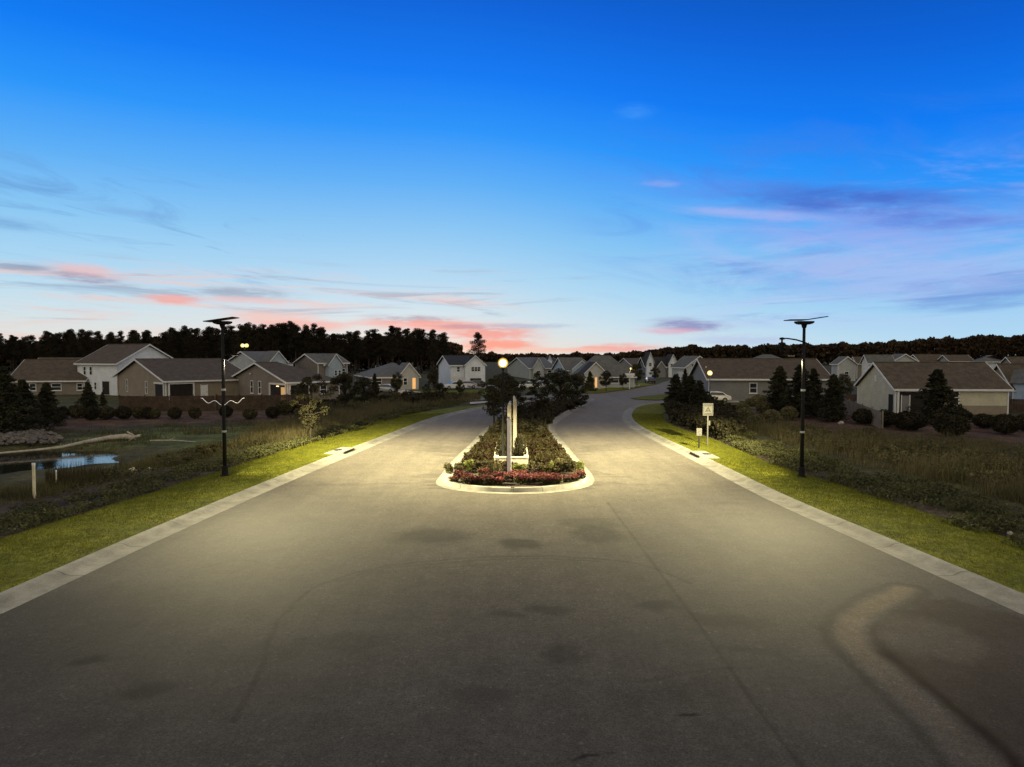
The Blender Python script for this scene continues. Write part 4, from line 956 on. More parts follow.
house('bungalow', 'big pale roofed house with lit orange entrance beyond the junction', 583, 389.5, 572, 634, 376, 356.5, 8, 'R', 'siding_pale', 'roof_grey', hipA=.75, hipB=.75, depth=135,
      extras=[front_gable('R', .02, .42, .9, 3.0, 5.0, 'siding_pale', 'roof_charcoal'), lambda e, FX, LEN, he, hr: boxface(e, FX['R'], 'entry_glow', 'lit_glass', LEN['R']*.21, LEN['R']*.25, .1, 2.1, .92, .97),
              lambda e, FX, LEN, he, hr: [boxface(e, FX['R'], 'porch_post', 'siding_cream', LEN['R']*q-.18, LEN['R']*q+.18, .1, 2.7, .92, 1.25) for q in (.13,.33)]], wins=[('R',.62,.9,1.6,1.3),('R',.86,.9,1.2,1.3)])
house('two_storey_house', 'grey twin gabled house at the end of the street', 646, 382, 638, 676, 366.5, 357.5, 4, 'R', 'siding_grey', 'roof_charcoal', depth=200,
      extras=[front_gable('R', .0, .22, 1.0, 4.6, 7.2, 'siding_white', 'roof_charcoal', [(.5,3.2,.9,1.1)]), front_gable('R', .72, 1.0, 1.0, 4.2, 6.6, 'siding_white', 'roof_charcoal', [(.35,2.8,.8,1.2),(.7,2.8,.8,1.2)]), front_gable('R', .32, .62, 1.0, 2.8, 4.6, 'siding_grey', 'roof_charcoal')], wins=[('R',.45,.9,1.2,1.3)])
house('two_storey_house', 'pale grey house right of the twin gabled one', 685, 386, 672, 712, 367, 356.5, 20, 'L', 'siding_pale', 'roof_grey', depth=165, wins=[('R',.3,3.2,1.1,1.2),('R',.7,.9,1.2,1.3),('L',.5,.9,1.2,1.3)], extras=[garage('L', .3, 2.5, 2.2)])
house('bungalow', 'low grey house behind the street lamp at the end of the street', 634, 381, 616, 650, 367, 358.5, 5, 'R', 'siding_tan', 'roof_brown', depth=235, wins=[('R',.4,.9,1.2,1.3)])
# right group
house('bungalow', 'long low brown roofed house with a single window behind the round shrubs', 709, 400.5, 700, 829, 378.5, 359.8, -3, 'R', 'siding_grey', 'roof_brown', wins=[('R',.37,1.05,1.1,1.5),('R',.83,1.05,1.0,1.4)], W=12)
house('bungalow', 'pale hip roofed house peeping over the long low roof', 760, 392, 744, 790, 362, 355.2, 12, 'R', 'siding_pale', 'roof_grey', hipA=.8, hipB=.8, depth=170, wins=[('R',.5,1,1.2,1.4)])
house('bungalow', 'cream sided house with porch, biggest on the right', 895, 413.5, 858, 1008, 388.5, 363.6, -4, 'R', 'siding_cream', 'roof_brown', oh=.35,
      wins=[('R',.52,.95,1.15,1.75)], extras=[porch('R', .02, .33, 2.6, posts=2), lambda e, FX, LEN, he, hr: boxface(e, FX['R'], 'lower_wall', 'siding_tan', LEN['R']*.40, LEN['R']*.995, -.02, .93, .012, .03), door('R', .09, .8, 1.95, 'siding_grey'),
       lambda e, FX, LEN, he, hr: boxface(e, FX['L'], 'side_door', 'dark_opening', .5, 1.5, .05, 2.1, .012, .05), vent('L', .5, 3.4, .5, .7)])
house('bungalow', 'brown gabled house cut by the right edge behind the cream house', 1014, 409, 985, 1075, 387, 365, 8, 'R', 'siding_tan', 'roof_brown', extras=[front_gable('R', .0, .35, 2.0, 2.9, 4.4, 'siding_blue', 'roof_grey', [(.5,.9,1.0,1.3)])], depth=92, wins=[('R',.6,.9,1.1,1.4)])
for i, (cx_, l_, r_, ey_, ry_, wl, rf_, dp, lab) in enumerate([
    (838,832,855,363.5,357.0,'siding_pale','roof_grey',170,'little pale house left of the far row behind the cream house'),
    (857,851,872,363,357.3,'siding_tan','roof_brown',185,'far brown roof, second in the row behind the cream house'),
    (868,862,893,361.5,355.5,'siding_white','roof_grey',168,'bright white gabled house in the far row behind the cream house'),
    (893,884,916,361,354.4,'siding_pale','roof_grey',175,'pale grey roofed house above the cream house gable'),
    (920,908,944,361,355.0,'siding_tan','roof_brown',180,'brown roof in the middle of the far row'),
    (950,938,972,361,355.4,'siding_sage','roof_brown',176,'sage gabled house in the far row right of the middle'),
    (982,972,1006,361.5,355.8,'siding_white','roof_grey',172,'white hip roofed house at the right end of the far row'),
    (1012,1002,1045,363,357.5,'siding_tan','roof_brown',165,'brown roof at the right edge of the far row')]):
    house('bungalow', lab, cx_, 390, l_, r_, ey_, ry_, -4 if i % 2 else 10, 'R' if i % 3 else 'L', wl, rf_, depth=dp, hipA=.7 if i == 6 else 0, hipB=.7 if i == 6 else 0, wins=[('R',.5,1,1.2,1.4)])

# ------------------------------------------------------------------ fences
def fence(pts, h, m, label, picket=.15, gap=.012, postm=None, solid=False, post_h=.12):
    q = GP(pts) if len(pts[0]) == 2 else [Vector(p) for p in pts]
    e = thing('garden_fence', label, 'fence', q[0]); o = q[0]
    bd = MB(); rl = MB()
    for a, b in zip(q[:-1], q[1:]):
        L = (b-a).xy.length; d = (b-a)/L; n = Vector((-d.y, d.x, 0)); k = max(1, int(L/picket))
        for i in range(k):
            s0 = i*picket+gap/2; s1 = (i+1)*picket-gap/2; hh = h+random.uniform(-.015,.015)
            P_ = [a+d*s+n*t-o+Vector((0,0,z)) for z in (0, hh) for s, t in ((s0,0),(s1,0),(s1,.02),(s0,.02))]
            bd.add(P_, [(3,2,1,0),(4,5,6,7),(0,1,5,4),(1,2,6,5),(2,3,7,6),(3,0,4,7)])
        for z in (.25, h*.55, h-.25):
            P_ = [a+d*s+n*t-o+Vector((0,0,zz)) for zz in (z, z+.09) for s, t in ((0,.023),(L,.023),(L,.065),(0,.065))]
            rl.add(P_, [(3,2,1,0),(4,5,6,7),(0,1,5,4),(1,2,6,5),(2,3,7,6),(3,0,4,7)])
        np_ = max(1, int(L/2.4))
        for i in range(np_+1):
            c = a+d*(L*i/np_)+n*.12-o; p = MB(); p.box(c.x-.05, c.x+.05, c.y-.05, c.y+.05, c.z, c.z+h+post_h); p.build('post', postm or m, e)
    bd.build('boards', m, e); rl.build('rails', m, e)
    return e
fence([(119,411),(170,411),(216,410.5)], 1.75, 'wood_fence', 'dark wooden board fence before the tan house')
fence([(217,410.3),(262,410),(312,408)], 1.75, 'wood_fence', 'dark wooden board fence before the house with lit porch')
fence([(842,412),(861,420),(881,429)], 1.6, 'pale_fence', 'pale board fence running diagonally left of the cream house')
fence([(846,405.5),(884,407)], 1.45, 'wood_fence', 'dark low fence beside the cream house side wall', post_h=.5)
fence([(1009,412),(1070,414)], 1.5, 'wood_fence', 'dark fence at the right edge beyond the cream house', post_h=.3)

# ------------------------------------------------------------------ lamp posts
def solar_post(px, pyb, top, label, panel, lantern=False, strand=False, side=1):
    p = G(px, pyb, -.0); h = zat(top, p.y); e = thing('solar_lamp_post', label, 'lamp post', (p.x, p.y, 0))
    b = MB(); b.lathe([(.24,0),(.24,.05),(.17,.07),(.15,.5),(.11,.56)], 16); b.build('base', 'black_metal', e)
    b = MB(); b.tube([(0,0,.5),(0,0,h*.5),(0,0,h-.25)], [.105,.09,.075], 14); b.build('pole', 'pole_metal', e, smooth=True)
    b = MB(); b.lathe([(.06,0),(.10,.03),(.16,.24),(.10,.28)], 14, (0,0,h-.42)); b.build('collar', 'black_metal', e)
    for z in (2.35, h*.55): 
        b = MB(); b.lathe([(.11,0),(.125,.02),(.125,.09),(.11,.11)], 14, (0,0,z)); b.build('band', 'galvanised', e)
    b = MB(); b.prism([(-.42,-.06),(-.30,-.13),(.30,-.13),(.42,-.06),(.42,.02),(-.42,.02)], -.28, .28, 'y'); hd = b.build('lamp_head', 'black_metal', e); hd.location = (0,0,h-.06)
    b = MB(); b.box(-.26, .26, -.2, .2, -.15, -.133); ld = b.build('underplate', 'black_metal', hd)
    sg_ = 1 if px < 512 else -1
    b = MB(); b.tube([(0,.05,h-1.85),(sg_*.22,.32,h-1.82),(sg_*.40,.50,h-1.80)], .03, 8); fa = b.build('flood_bracket', 'black_metal', e)
    b = MB(); b.box(sg_*.40-.17, sg_*.40+.17, .45, .78, h-1.86, h-1.76); b.build('flood_head', 'black_metal', fa, bevel=.015)
    b = MB(); b.box(sg_*.40-.13, sg_*.40+.13, .49, .74, h-1.88, h-1.863); b.build('flood_lens', 'led_lens', fa)
    for x0, z0, x1, z1 in panel:
        d = Vector((x1-x0, 0, z1-z0)); n = Vector((-d.z, 0, d.x)).normalized()*.02
        b = MB(); P_ = [Vector((x0,-.42,z0)), Vector((x1,-.42,z1)), Vector((x1,.42,z1)), Vector((x0,.42,z0))]
        b.add([q-n for q in P_]+[q+n for q in P_], [(3,2,1,0),(4,5,6,7),(0,1,5,4),(1,2,6,5),(2,3,7,6),(3,0,4,7)])
        pn = b.build('solar_panel', 'panel_glass', e); pn.location = (0,0,h)
        f = MB(); 
        for yy in (-.435, .435): f.tube([Vector((x0,yy,z0)), Vector((x1,yy,z1))], .025, 6)
        f.tube([Vector((x0,-.44,z0)), Vector((x0,.44,z0))], .025, 6); f.tube([Vector((x1,-.44,z1)), Vector((x1,.44,z1))], .025, 6)
        f.build('frame', 'black_metal', pn)
    if lantern:
        z = h-1.15; arm = MB(); pts = [(.28,0,z-.12),(0,-.1,z),(-.45,-.1,z+.13),(-.9,-.1,z+.2),(-1.25,-.1,z+.21)]; arm.tube(pts, [.03,.04,.04,.035,.03], 8); a_ = arm.build('lantern_arm', 'black_metal', e)
        ln = MB(); c = Vector((-1.2,-.1,z+.2)); ln.lathe([(.13,-.06),(.13,.03),(.05,.06)], 12, c); ln.lathe([(.05,-.26),(.05,-.06)], 10, c); ln.lathe([(.21,-.32),(.16,-.22),(.06,-.2)], 12, c)
        for k in range(6):
            q = 2*PI*k/6; cs, sn = math.cos(q), math.sin(q)
            ln.tube([c+Vector((cs*.17, sn*.17, -.27)), c+Vector((cs*.25, sn*.25, -.42)), c+Vector((cs*.33, sn*.33, -.75))], .022, 6)
        ln.build('cage_lantern', 'black_metal', e)
        ln = MB(); ln.lathe([(.09,-.72),(.13,-.5),(.11,-.32)], 12, c); ln.build('lantern_core', 'black_metal', e)
    if strand:
        s = MB(); zc = zat(404, p.y)
        for sg in (-1, 1):
            u = np.linspace(0, 1, 28); pts = [(sg*(.08+1.08*t), -.13, zc+.05+.10*math.sin(t*9.0-1.2)*(1 if t < .95 else .6)+.22*t**1.5) for t in u]
            s.tube(pts, .013, 6)
        s.build('light_strand', 'strand_glow', e)
        c_ = MB(); c_.lathe([(.12,-.04),(.135,0),(.12,.04)], 12, (0,0,zc+.02)); c_.build('clamp', 'black_metal', e)
    return p, h
pl, hl = solar_post(225, 476, 320.5, 'black solar lamp post on the left verge with a white wavy light strand', [(-.82,-.06,.72,.16)], strand=True)
prr, hr_ = solar_post(801.5, 477, 320.5, 'black solar lamp post on the right verge carrying a cage lantern on an arm', [(-.90,.02,.02,.03),(.04,.03,1.05,.19)], lantern=True)

LAMP_COL = (1, .78, .36)
def spot(loc, power, size=150, blend=.8, col=LAMP_COL, rad=.15, rot=(0,0,0), name='lamp_light'):
    l = bpy.data.lights.new(name, 'SPOT'); l.energy = power; l.color = col; l.spot_size = R(size); l.spot_blend = blend; l.shadow_soft_size = rad
    o = bpy.data.objects.new(name, l); COL.objects.link(o); o.location = loc; o.rotation_euler = rot; return o
def point(loc, power, col=LAMP_COL, rad=.1, name='lamp_light'):
    l = bpy.data.lights.new(name, 'POINT'); l.energy = power; l.color = col; l.shadow_soft_size = rad
    o = bpy.data.objects.new(name, l); COL.objects.link(o); o.location = loc; return o
# the LED heads throw their light far out over the road (wide street optics), little of it back to the field
def led_head(loc, power, aim):
    o = point(loc, power, (1, .87, .46), .12); l = o.data; l.use_nodes = True; T = NT(l.node_tree); e = l.node_tree.nodes['Emission']
    g = T.n('ShaderNodeNewGeometry'); sp = T.n('ShaderNodeSeparateXYZ'); T.l(g.outputs['Incoming'], sp.inputs[0])
    cz = T.m('MAXIMUM', T.m('MULTIPLY', sp.outputs[2], -1.0), .0)
    f = T.m('MULTIPLY', T.m('POWER', T.m('MAXIMUM', cz, .15), -2.6), T.m('MULTIPLY', T.mr(cz, .18, .50), T.mr(cz, .55, .97, 1.0, .40)))
    hyp = T.m('MAXIMUM', T.m('SQRT', T.m('SUBTRACT', 1.0, T.m('MULTIPLY', cz, cz))), .05)
    road_side = T.mr(T.m('DIVIDE', T.m('MULTIPLY', sp.outputs[0], aim), hyp), -.62, .62, .03, 1.0)
    ahead = T.mr(T.m('DIVIDE', sp.outputs[1], hyp), -1.0, .10, .21, 1.0)
    T.l(T.m('MULTIPLY', f, T.m('MULTIPLY', road_side, ahead)), e.inputs['Strength'])
led_head((pl.x+.40, pl.y+.60, hl-1.98), 14500, 1)
led_head((prr.x-.40, prr.y+.60, hr_-1.98), 14500, -1)

def street_lamp(px, pyb, pyt, label, m='black_metal', glow='lamp_glow_far', r=.2, energy=0, double=False, ground=None, depth=None, col=LAMP_COL, bulb=0):
    p = G(px, pyb) if depth is None else Vector(((px-512)/F*depth, depth, 0))
    h = zat(pyt, p.y); e = thing('street_lamp', label, 'street lamp', (p.x, p.y, p.z)); h -= p.z
    b = MB(); b.lathe([(.16,0),(.16,.06),(.10,.1),(.09,.6),(.06,.65)], 12); b.build('base', m, e)
    b = MB(); b.tube([(0,0,.6),(0,0,h-r-.05)], [.06,.045], 10); b.build('pole', m, e)
    offs = [(-.45,0),(.45,0)] if double else [(0,0)]
    if double: b = MB(); b.tube([(-.5,0,h-r-.1),(.5,0,h-r-.1)], .04, 8); b.build('cross_arm', m, e)
    for x_, y_ in offs:
        b = MB(); b.lathe([(.05,-r-.14),(.10,-r-.04),(.11,-r*.8)], 14, (x_,y_,h)); b.build('fitter', m, e)
        b = MB(); n_ = 10; b.lathe([(max(.02, r*math.cos(t)), r*math.sin(t)) for t in np.linspace(-1.15, 1.45, n_)], 16, (x_,y_,h)); gb = b.build('globe', 'lamp_globe_halo' if bulb else glow, e, smooth=True)  # with a bulb, the globe is the outer halo shell
        if bulb:
            for nm_, r_, m_ in (('halo_shell', bulb*1.45, 'lamp_halo_shell'), ('bulb', bulb, glow)):
                b = MB(); b.lathe([(max(.01, r_*math.cos(t)), r_*math.sin(t)) for t in np.linspace(-1.5, 1.5, 11)], 18, (x_,y_,h)); b.build(nm_, m_, gb, smooth=True)
        b = MB(); b.lathe([(r*.35, r*1.0),(r*.2, r*1.14),(.02, r*1.3)], 12, (x_,y_,h)); b.build('finial', m, e)
    if energy: point((p.x, p.y-r-.12, p.z+h-.05), energy, col, .12)
    return p, h
# median lamp standing in the planter
xm, ym = -.52, 39.75; hm = zat(363, ym)
street_lamp(503, 467, 363, 'glowing globe lamp on a black pole beside the entrance monument', r=.30, glow='lamp_glow', depth=ym, bulb=.165)
street_lamp(709.5, 404, 373, 'glowing lamp on a black pole before the long low house', r=.33, energy=420)
street_lamp(705.5, 399, 369, 'glowing lamp on a pale pole before lamplit leaves', 'galvanised', r=.32, energy=300)
street_lamp(635, 384, 367, 'bright lamp behind the street name sign at the junction', r=.36, energy=300)
street_lamp(630.5, 386, 368.5, 'smaller lamp on a pale pole holding the junction end', 'galvanised', r=.18, energy=40)
street_lamp(245, 385, 345.5, 'twin headed lamp glowing before the left wood', r=.42, double=True, energy=400, depth=150)

# ------------------------------------------------------------------ signs
def square_sign():
    p = G(707.5, 446); e = thing('traffic_sign', 'white square traffic sign on a tall pale post by the right kerb', 'sign', (p.x, p.y, p.z+.02), R(4)); k = p.y/F
    zt = zat(403.5, p.y)-p.z; w, h = 10.6*k, 12.4*k; z0 = zt-h
    b = MB(); b.box(-.045, .045, 0, .05, 0, zt-.05); b.build('post', 'sign_white', e)
    b = MB(); b.box(-w/2, w/2, -.03, -.004, z0, zt); pl_ = b.build('sign_plate', 'sign_white', e, bevel=.008)
    b = MB(); t = .042
    for a in ((-w*.44,w*.44,z0+h*.05,z0+h*.05+t),(-w*.44,w*.44,zt-h*.05-t,zt-h*.05),(-w*.44,-w*.44+t,z0+h*.05+t,zt-h*.05-t),(w*.44-t,w*.44,z0+h*.05+t,zt-h*.05-t)): b.box(a[0],a[1],-.036,-.0302,a[2],a[3])
    b.build('border', 'sign_text', pl_)
    b = MB()                                               # rows of small lettering and the peaked emblem
    for i in range(7): b.box(-w*.33+i*w*.096, -w*.33+i*w*.096+w*.070, -.036, -.0302, zt-h*.245, zt-h*.14)
    for i in range(8): b.box(-w*.34+i*w*.086, -w*.34+i*w*.086+w*.066, -.036, -.0302, z0+h*.12, z0+h*.21)
    cz = z0+h*.50
    b.prism([(-w*.30,cz-h*.20),(-w*.17,cz-h*.20),(0,cz+h*.06),(w*.17,cz-h*.20),(w*.30,cz-h*.20),(0,cz+h*.23)], -.036, -.0302, 'y')
    b.box(-w*.10, -w*.03, -.036, -.0302, cz-h*.20, cz-h*.06); b.box(w*.03, w*.10, -.036, -.0302, cz-h*.20, cz-h*.06)
    b.build('lettering', 'sign_text', pl_)
    b = MB(); zz = zat(423, p.y)-p.z; b.box(.05, .17, -.03, .03, zz-.18, zz+.15); b.build('tag_plate', 'sign_white', e)
square_sign()
def small_sign():
    p = G(699, 449); e = thing('notice_sign', 'small white notice on a short black post by the right kerb', 'sign', (p.x, p.y, p.z+.02), R(-3)); k = p.y/F
    zt = zat(428.5, p.y)-p.z; w, h = 5.2*k, 7.6*k
    b = MB(); b.box(-.05, .05, 0, .06, 0, zt-.1); b.build('post', 'black_metal', e)
    b = MB(); b.box(-w/2, w/2, -.03, -.004, zt-h, zt); pl_ = b.build('sign_plate', 'sign_white', e, bevel=.006)
    b = MB()
    for i, (a, c) in enumerate(((-.3,.3),(-.2,.25),(-.32,.1),(-.1,.3))): b.box(w*a, w*c, -.036, -.0302, zt-h*(.2+i*.19)-.03, zt-h*(.2+i*.19))
    b.build('lettering', 'sign_text', pl_)
small_sign()
def street_name_sign():
    p = G(629.5, 389); k = p.y/F; e = thing('street_name_sign', 'pale street name sign on a white post at the junction', 'sign', (p.x, p.y, p.z))
    zt = zat(371, p.y)-p.z; b = MB(); b.box(-.07,.07,-.07,.07,0,zt); b.build('post', 'white_paint', e)
    z = zat(374.5, p.y); b = MB(); b.box(-.95,.95,-.1,-.072,z-.2,z+.22); pl_ = b.build('name_plate', 'white_paint', e)
    b = MB(); b.box(-.03,.0,-.9,.9,z-.55,z-.2); b.box(-.6,.75,-.1,-.072,z-.62,z-.25); b.build('lower_plate', 'white_paint', e)
street_name_sign()
# entrance monument of two pale boards, and the slim front post
def monument():
    yy = 44.6; e = thing('entrance_monument', 'tall pale entrance monument of two boards joined by a crossbar in the stone planter', 'monument', (.1, yy, .3))
    zt = zat(396.5, yy)-.3; k = yy/F
    def board(x0, x1, zt, cut):
        b = MB(); c = (x1-x0)
        pts = [(x0,0),(x1,0),(x1,zt-(c*1.2 if cut > 0 else 0)),(x1-(c*.5 if cut > 0 else 0),zt),(x0+(c*.5 if cut < 0 else 0),zt),(x0,zt-(c*1.2 if cut < 0 else 0))]
        b.prism(pts, -1.2, .9, 'y'); return b
    X_ = lambda px: (px-512)/F*yy-.1
    for x0, x1, ct, z_ in ((X_(507.4), X_(511.3), -1, zt-.35), (X_(513.0), X_(516.6), 1, zt)):
        b = board(x0, x1, z_, ct); bo = b.build('board', 'sign_cream', e, bevel=.015)
        f = MB(); f.box(x0+.03, x1-.03, -1.235, -1.203, .25, z_-.5); f.build('inset_panel', 'sign_cream', bo)
    b = MB(); b.box(X_(511.4), X_(512.9), -.9, .8, zat(417, yy)-.3, zat(414, yy)-.3); b.box(X_(511.4), X_(512.9), -.9, .8, zat(424, yy)-.3, zat(421.5, yy)-.3); b.build('crossbar', 'sign_cream', e)
    b = MB(); b.box(X_(511.4), X_(512.9), -.2, .3, .0, zt-.55); b.build('core', 'sign_text', e)
monument()
def front_post():
    yy = 35.0; e = thing('marker_post', 'slim white marker post with dark side standing in the red flowers', 'post', ((508.9-512)/F*yy, yy, .15)); zt = zat(418.5, yy)-.15
    b = MB(); b.box(-.13,.13,-.11,.11,0,.12); b.build('base', 'concrete', e)
    b = MB(); b.box(-.10,.115,-.07,.07,.1,zt); b.build('panel', 'white_paint', e, bevel=.012)
    b = MB(); b.box(-.135,-.103,-.08,.08,.1,zt-.12); b.build('side_channel', 'black_metal', e)
    b = MB(); b.box(-.08,.05,-.06,.06,zt+.002,zt+.1); b.build('cap', 'sign_cream', e, bevel=.01)
front_post()
def planter():
    e = thing('stone_planter', 'long low stone planter around the entrance monument', 'planter', ((PLX0+PLX1)/2, (PLY0+PLY1)/2, .13)); w, d, t = (PLX1-PLX0)/2, (PLY1-PLY0)/2, .2; h = .42
    for a in ((-w,w,-d,-d+t),(-w,w,d-t,d),(-w,-w+t,-d+t+.002,d-t-.002),(w-t,w,-d+t+.002,d-t-.002)):
        b = MB(); b.box(*a, 0, h); wl = b.build('wall', 'block_stone', e, bevel=.012)
        b = MB(); b.box(a[0]-.03,a[1]+.03,a[2]-.03 if a[2] < -d+.1 or a[1]-a[0] < 1 else a[2]-.03,a[3]+.03,h+.002,h+.07); 
        if a[1]-a[0] < 1: b = MB(); b.box(a[0]-.03,a[1]+.03,a[2]+.032,a[3]-.032,h+.002,h+.07)
        b.build('coping', 'block_stone', wl)
    b = MB(); b.box(-w+t+.002,w-t-.002,-d+t+.002,d-t-.002,.02,.3); b.build('soil', 'mulch', e)
planter()

# ------------------------------------------------------------------ pond side things
def log():
    px = [(-60,462),(0,455.5),(35,452.5),(60,450),(88,445.5),(110,442.5),(126,441.6),(136,441.5)]
    rad = [.05,.07,.08,.10,.15,.21,.24,.20]
    q = [G(a, b, -.62+.10*i/7) for i, (a, b) in enumerate(px)]; o = q[-1].copy(); e = thing('fallen_log', 'long bleached fallen log lying along the far edge of the pond', 'log', o)
    pts = [p-o+Vector((0,0,r+(.18 if 4 <= i <= 6 else .1))) for i, (p, r) in enumerate(zip(q, rad))]
    b = MB(); b.tube(pts, rad, 9); b.build('trunk', 'driftwood', e, smooth=True)
    for i, (d, r) in enumerate([((-.55,0,.45),.1),((-.2,-.1,.35),.08),((.5,-.2,.12),.13),((.45,.1,.22),.1),((-.3,-.3,-.25),.07)]):
        s = pts[-1]+Vector((-.1,0,.02)); b = MB(); b.tube([s, s+Vector(d)*.55+Vector((0,0,.05)), s+Vector(d)*1.1], [r, r*.8, r*.4], 6); b.build('root', 'driftwood', e, smooth=True)
    for i, k in enumerate((3,4,5)): 
        s = pts[k]; b = MB(); b.tube([s, s+Vector((.1,0,.3))], [.04,.015], 5); b.build('branch_stub', 'driftwood', e)
log()
def thinlog():
    a, b = G(150, 441.5), G(196, 442.5); e = thing('fallen_branch', 'thin pale branch lying right of the big log', 'branch', a); m = MB(); m.tube([(0,0,.08), (b-a)*.5+Vector((0,0,.14)), (b-a)+Vector((0,0,.06))], [.05,.045,.02], 6); m.build('stem', 'driftwood', e); m = MB(); m.tube([(b-a)*.4+Vector((0,0,.12)), (b-a)*.5+Vector((.1,.2,.35))], [.03,.01], 5); m.build('twig', 'driftwood', e)
thinlog()
# riprap: hundreds of small stones, one mass
n = 900; poly = GP([(-60,450),(0,449),(40,447),(62,444),(58,438),(40,434),(0,435),(-60,437)]); x, y = scatter(poly, 14)
mb = MB()
for a, b in zip(x[:n], y[:n]):
    r = random.uniform(.10,.26); z = float(hgt(a, b))+r*.5+.30*random.random()
    V = []
    for d in ((1,0,0),(-1,0,0),(0,1,0),(0,-1,0),(0,0,1),(0,0,-1),(.6,.6,.5),(-.6,.6,-.4),(.6,-.6,-.4),(-.6,-.6,.5)):
        V.append((a+d[0]*r*random.uniform(.7,1.2), b+d[1]*r*random.uniform(.7,1.2), z+d[2]*r*random.uniform(.55,.9)))
    bm = bmesh.new()
    for v in V: bm.verts.new(v)
    bmesh.ops.convex_hull(bm, input=bm.verts); bm.verts.ensure_lookup_table(); bm.verts.index_update()
    mb.add([v.co[:] for v in bm.verts], [[v.index for v in f.verts] for f in bm.faces]); bm.free()
tag(mb.build('riprap_stones', 'rock'), 'grey heap of loose stones on the far left bank of the pond', 'rocks', kind='stuff')
def stake(px, pyb, pyt, w, label):
    p = G(px, pyb); h = zat(pyt, p.y)-p.z; e = thing('survey_stake', label, 'stake', p); b = MB(); b.box(-w,w,-w*.6,w*.6,-.1,h-.12); b.build('shaft', 'stake_wood', e, bevel=.006)
    b = MB(); b.box(-w*1.05,w*1.05,-w*.66,w*.66,h-.118,h); b.build('painted_top', 'white_paint', e)
stake(34.5, 498, 463, .06, 'tall pale wooden stake on the near bank of the pond')
stake(56.5, 487, 470, .025, 'short thin pale stake right of the tall one')
for i, (px, py, r, l) in enumerate([(133,471,.22,'pale stone at the pond edge below the log, right of the reeds'),(150,469,.12,'small pale stone right of the larger one at the pond edge'),(168,463,.11,'little pale stone on the right bank of the pond'),(968,524,.12,'small pale stone in the weeds on the right'),(1010,534,.10,'tiny pale stone near the right edge in the weeds'),(905,441,.12,'pale stone before the dark shrubs on the right'),(841,424,.3,'flat pale stone below the diagonal pale fence')]):
    p = G(px, py); bm = bmesh.new(); bmesh.ops.create_icosphere(bm, subdivisions=2, radius=r)
    for v in bm.verts: v.co *= random.uniform(.8,1.15); v.co.z *= .7
    me = bpy.data.meshes.new('stone'); bm.to_mesh(me); bm.free(); o = link('stone', me, 'driftwood'); o.location = (p.x, p.y, p.z+r*.3); tag(o, l, 'stone')

# ------------------------------------------------------------------ cars
def make_car(body_m, label, loc, rz):
    e = thing('parked_car', label, 'car', loc, rz)
    prof = [(-2.2,.35),(-2.25,.62),(-2.15,.85),(-1.75,.93),(-1.1,1.38),(-.4,1.46),(.45,1.42),(1.15,.96),(1.95,.84),(2.2,.66),(2.22,.35)]
    b = MB(); n = len(prof); rows = []
    for yy, sx, sz in ((-.86,.97,.93),(-.80,1,.985),(-.5,1,1),(.5,1,1),(.80,1,.985),(.86,.97,.93)):
        rows.append([(x*sx, yy*(1 if z < 1.0 else .80), .35+(z-.35)*sz) for x, z in prof])
    V = [p for r in rows for p in r]; Fc = []
    for i in range(len(rows)-1):
        for k in range(n): Fc.append((i*n+k, i*n+(k+1)%n, (i+1)*n+(k+1)%n, (i+1)*n+k))
    Fc.append(tuple(range(n))); Fc.append(tuple(range((len(rows)-1)*n, len(rows)*n))[::-1]); b.add(V, Fc); body = b.build('body', body_m, e, bevel=0)
    for s in (-1, 1):
        w = MB(); w.add([(-1.5,s*.83,1.0),(-1.05,s*.70,1.33),(.4,s*.70,1.37),(.95,s*.83,1.0)], [(0,1,2,3)]); w.build('side_window', 'window_glass', e).location = (0, s*.02, 0)
    w = MB(); w.add([(.52,-.62,1.40),(.52,.62,1.40),(1.1,.74,1.02),(1.1,-.74,1.02)], [(0,1,2,3)]); w.build('windscreen', 'window_glass', e).location = (.035,0,.015)
    w = MB(); w.add([(-1.12,-.62,1.35),(-1.12,.62,1.35),(-1.7,.74,.98),(-1.7,-.74,.98)], [(0,1,2,3)]); w.build('rear_window', 'window_glass', e).location = (-.03,0,.015)
    for x in (-1.38, 1.38):
        for s in (-1, 1):
            w = MB(); w.tube([(x,s*.68,.33),(x,s*.90,.33)], .33, 18); wh = w.build('wheel', 'tyre', e); r = MB(); r.tube([(x,s*.90,.33),(x,s*.912,.33)], .2, 14); r.build('rim', 'rim', wh)
    for s in (-1, 1):
        h = MB(); h.box(2.12,2.235,s*.62-.16,s*.62+.16,.62,.76); h.build('headlight', 'head_lens', e)
        h = MB(); h.box(-2.27,-2.17,s*.66-.14,s*.66+.14,.64,.8); h.build('taillight', 'tail_lens', e)
    return keep(e)
def car(px, py, rz, m, label):
    p = G(px, py); return make_car(m, label, (p.x, p.y, p.z+.03), R(rz))
car(714, 402, 168, 'car_white', 'white car parked under the lamps before the long low house')
car(726, 402.5, 5, 'car_white', 'second white car parked right of the lamp before the long house') if False else None
car(455, 389.2, 200, 'car_white', 'white car parked left on the white house driveway')
car(466, 388.3, 190, 'car_silver', 'silver car parked in front of the white house')
car(476, 387.2, 190, 'car_dark', 'dark car parked at the garage of the white house')
car(386, 392.5, 160, 'car_silver', 'silver car parked before the bungalow with the lit door')
car(530, 389, 180, 'car_white', 'white car parked beyond the median trees, left one')
car(541, 388, 175, 'car_silver', 'silver car parked beyond the median trees, right one')
car(650, 383.2, 90, 'car_dark', 'dark car parked before the twin gabled house')
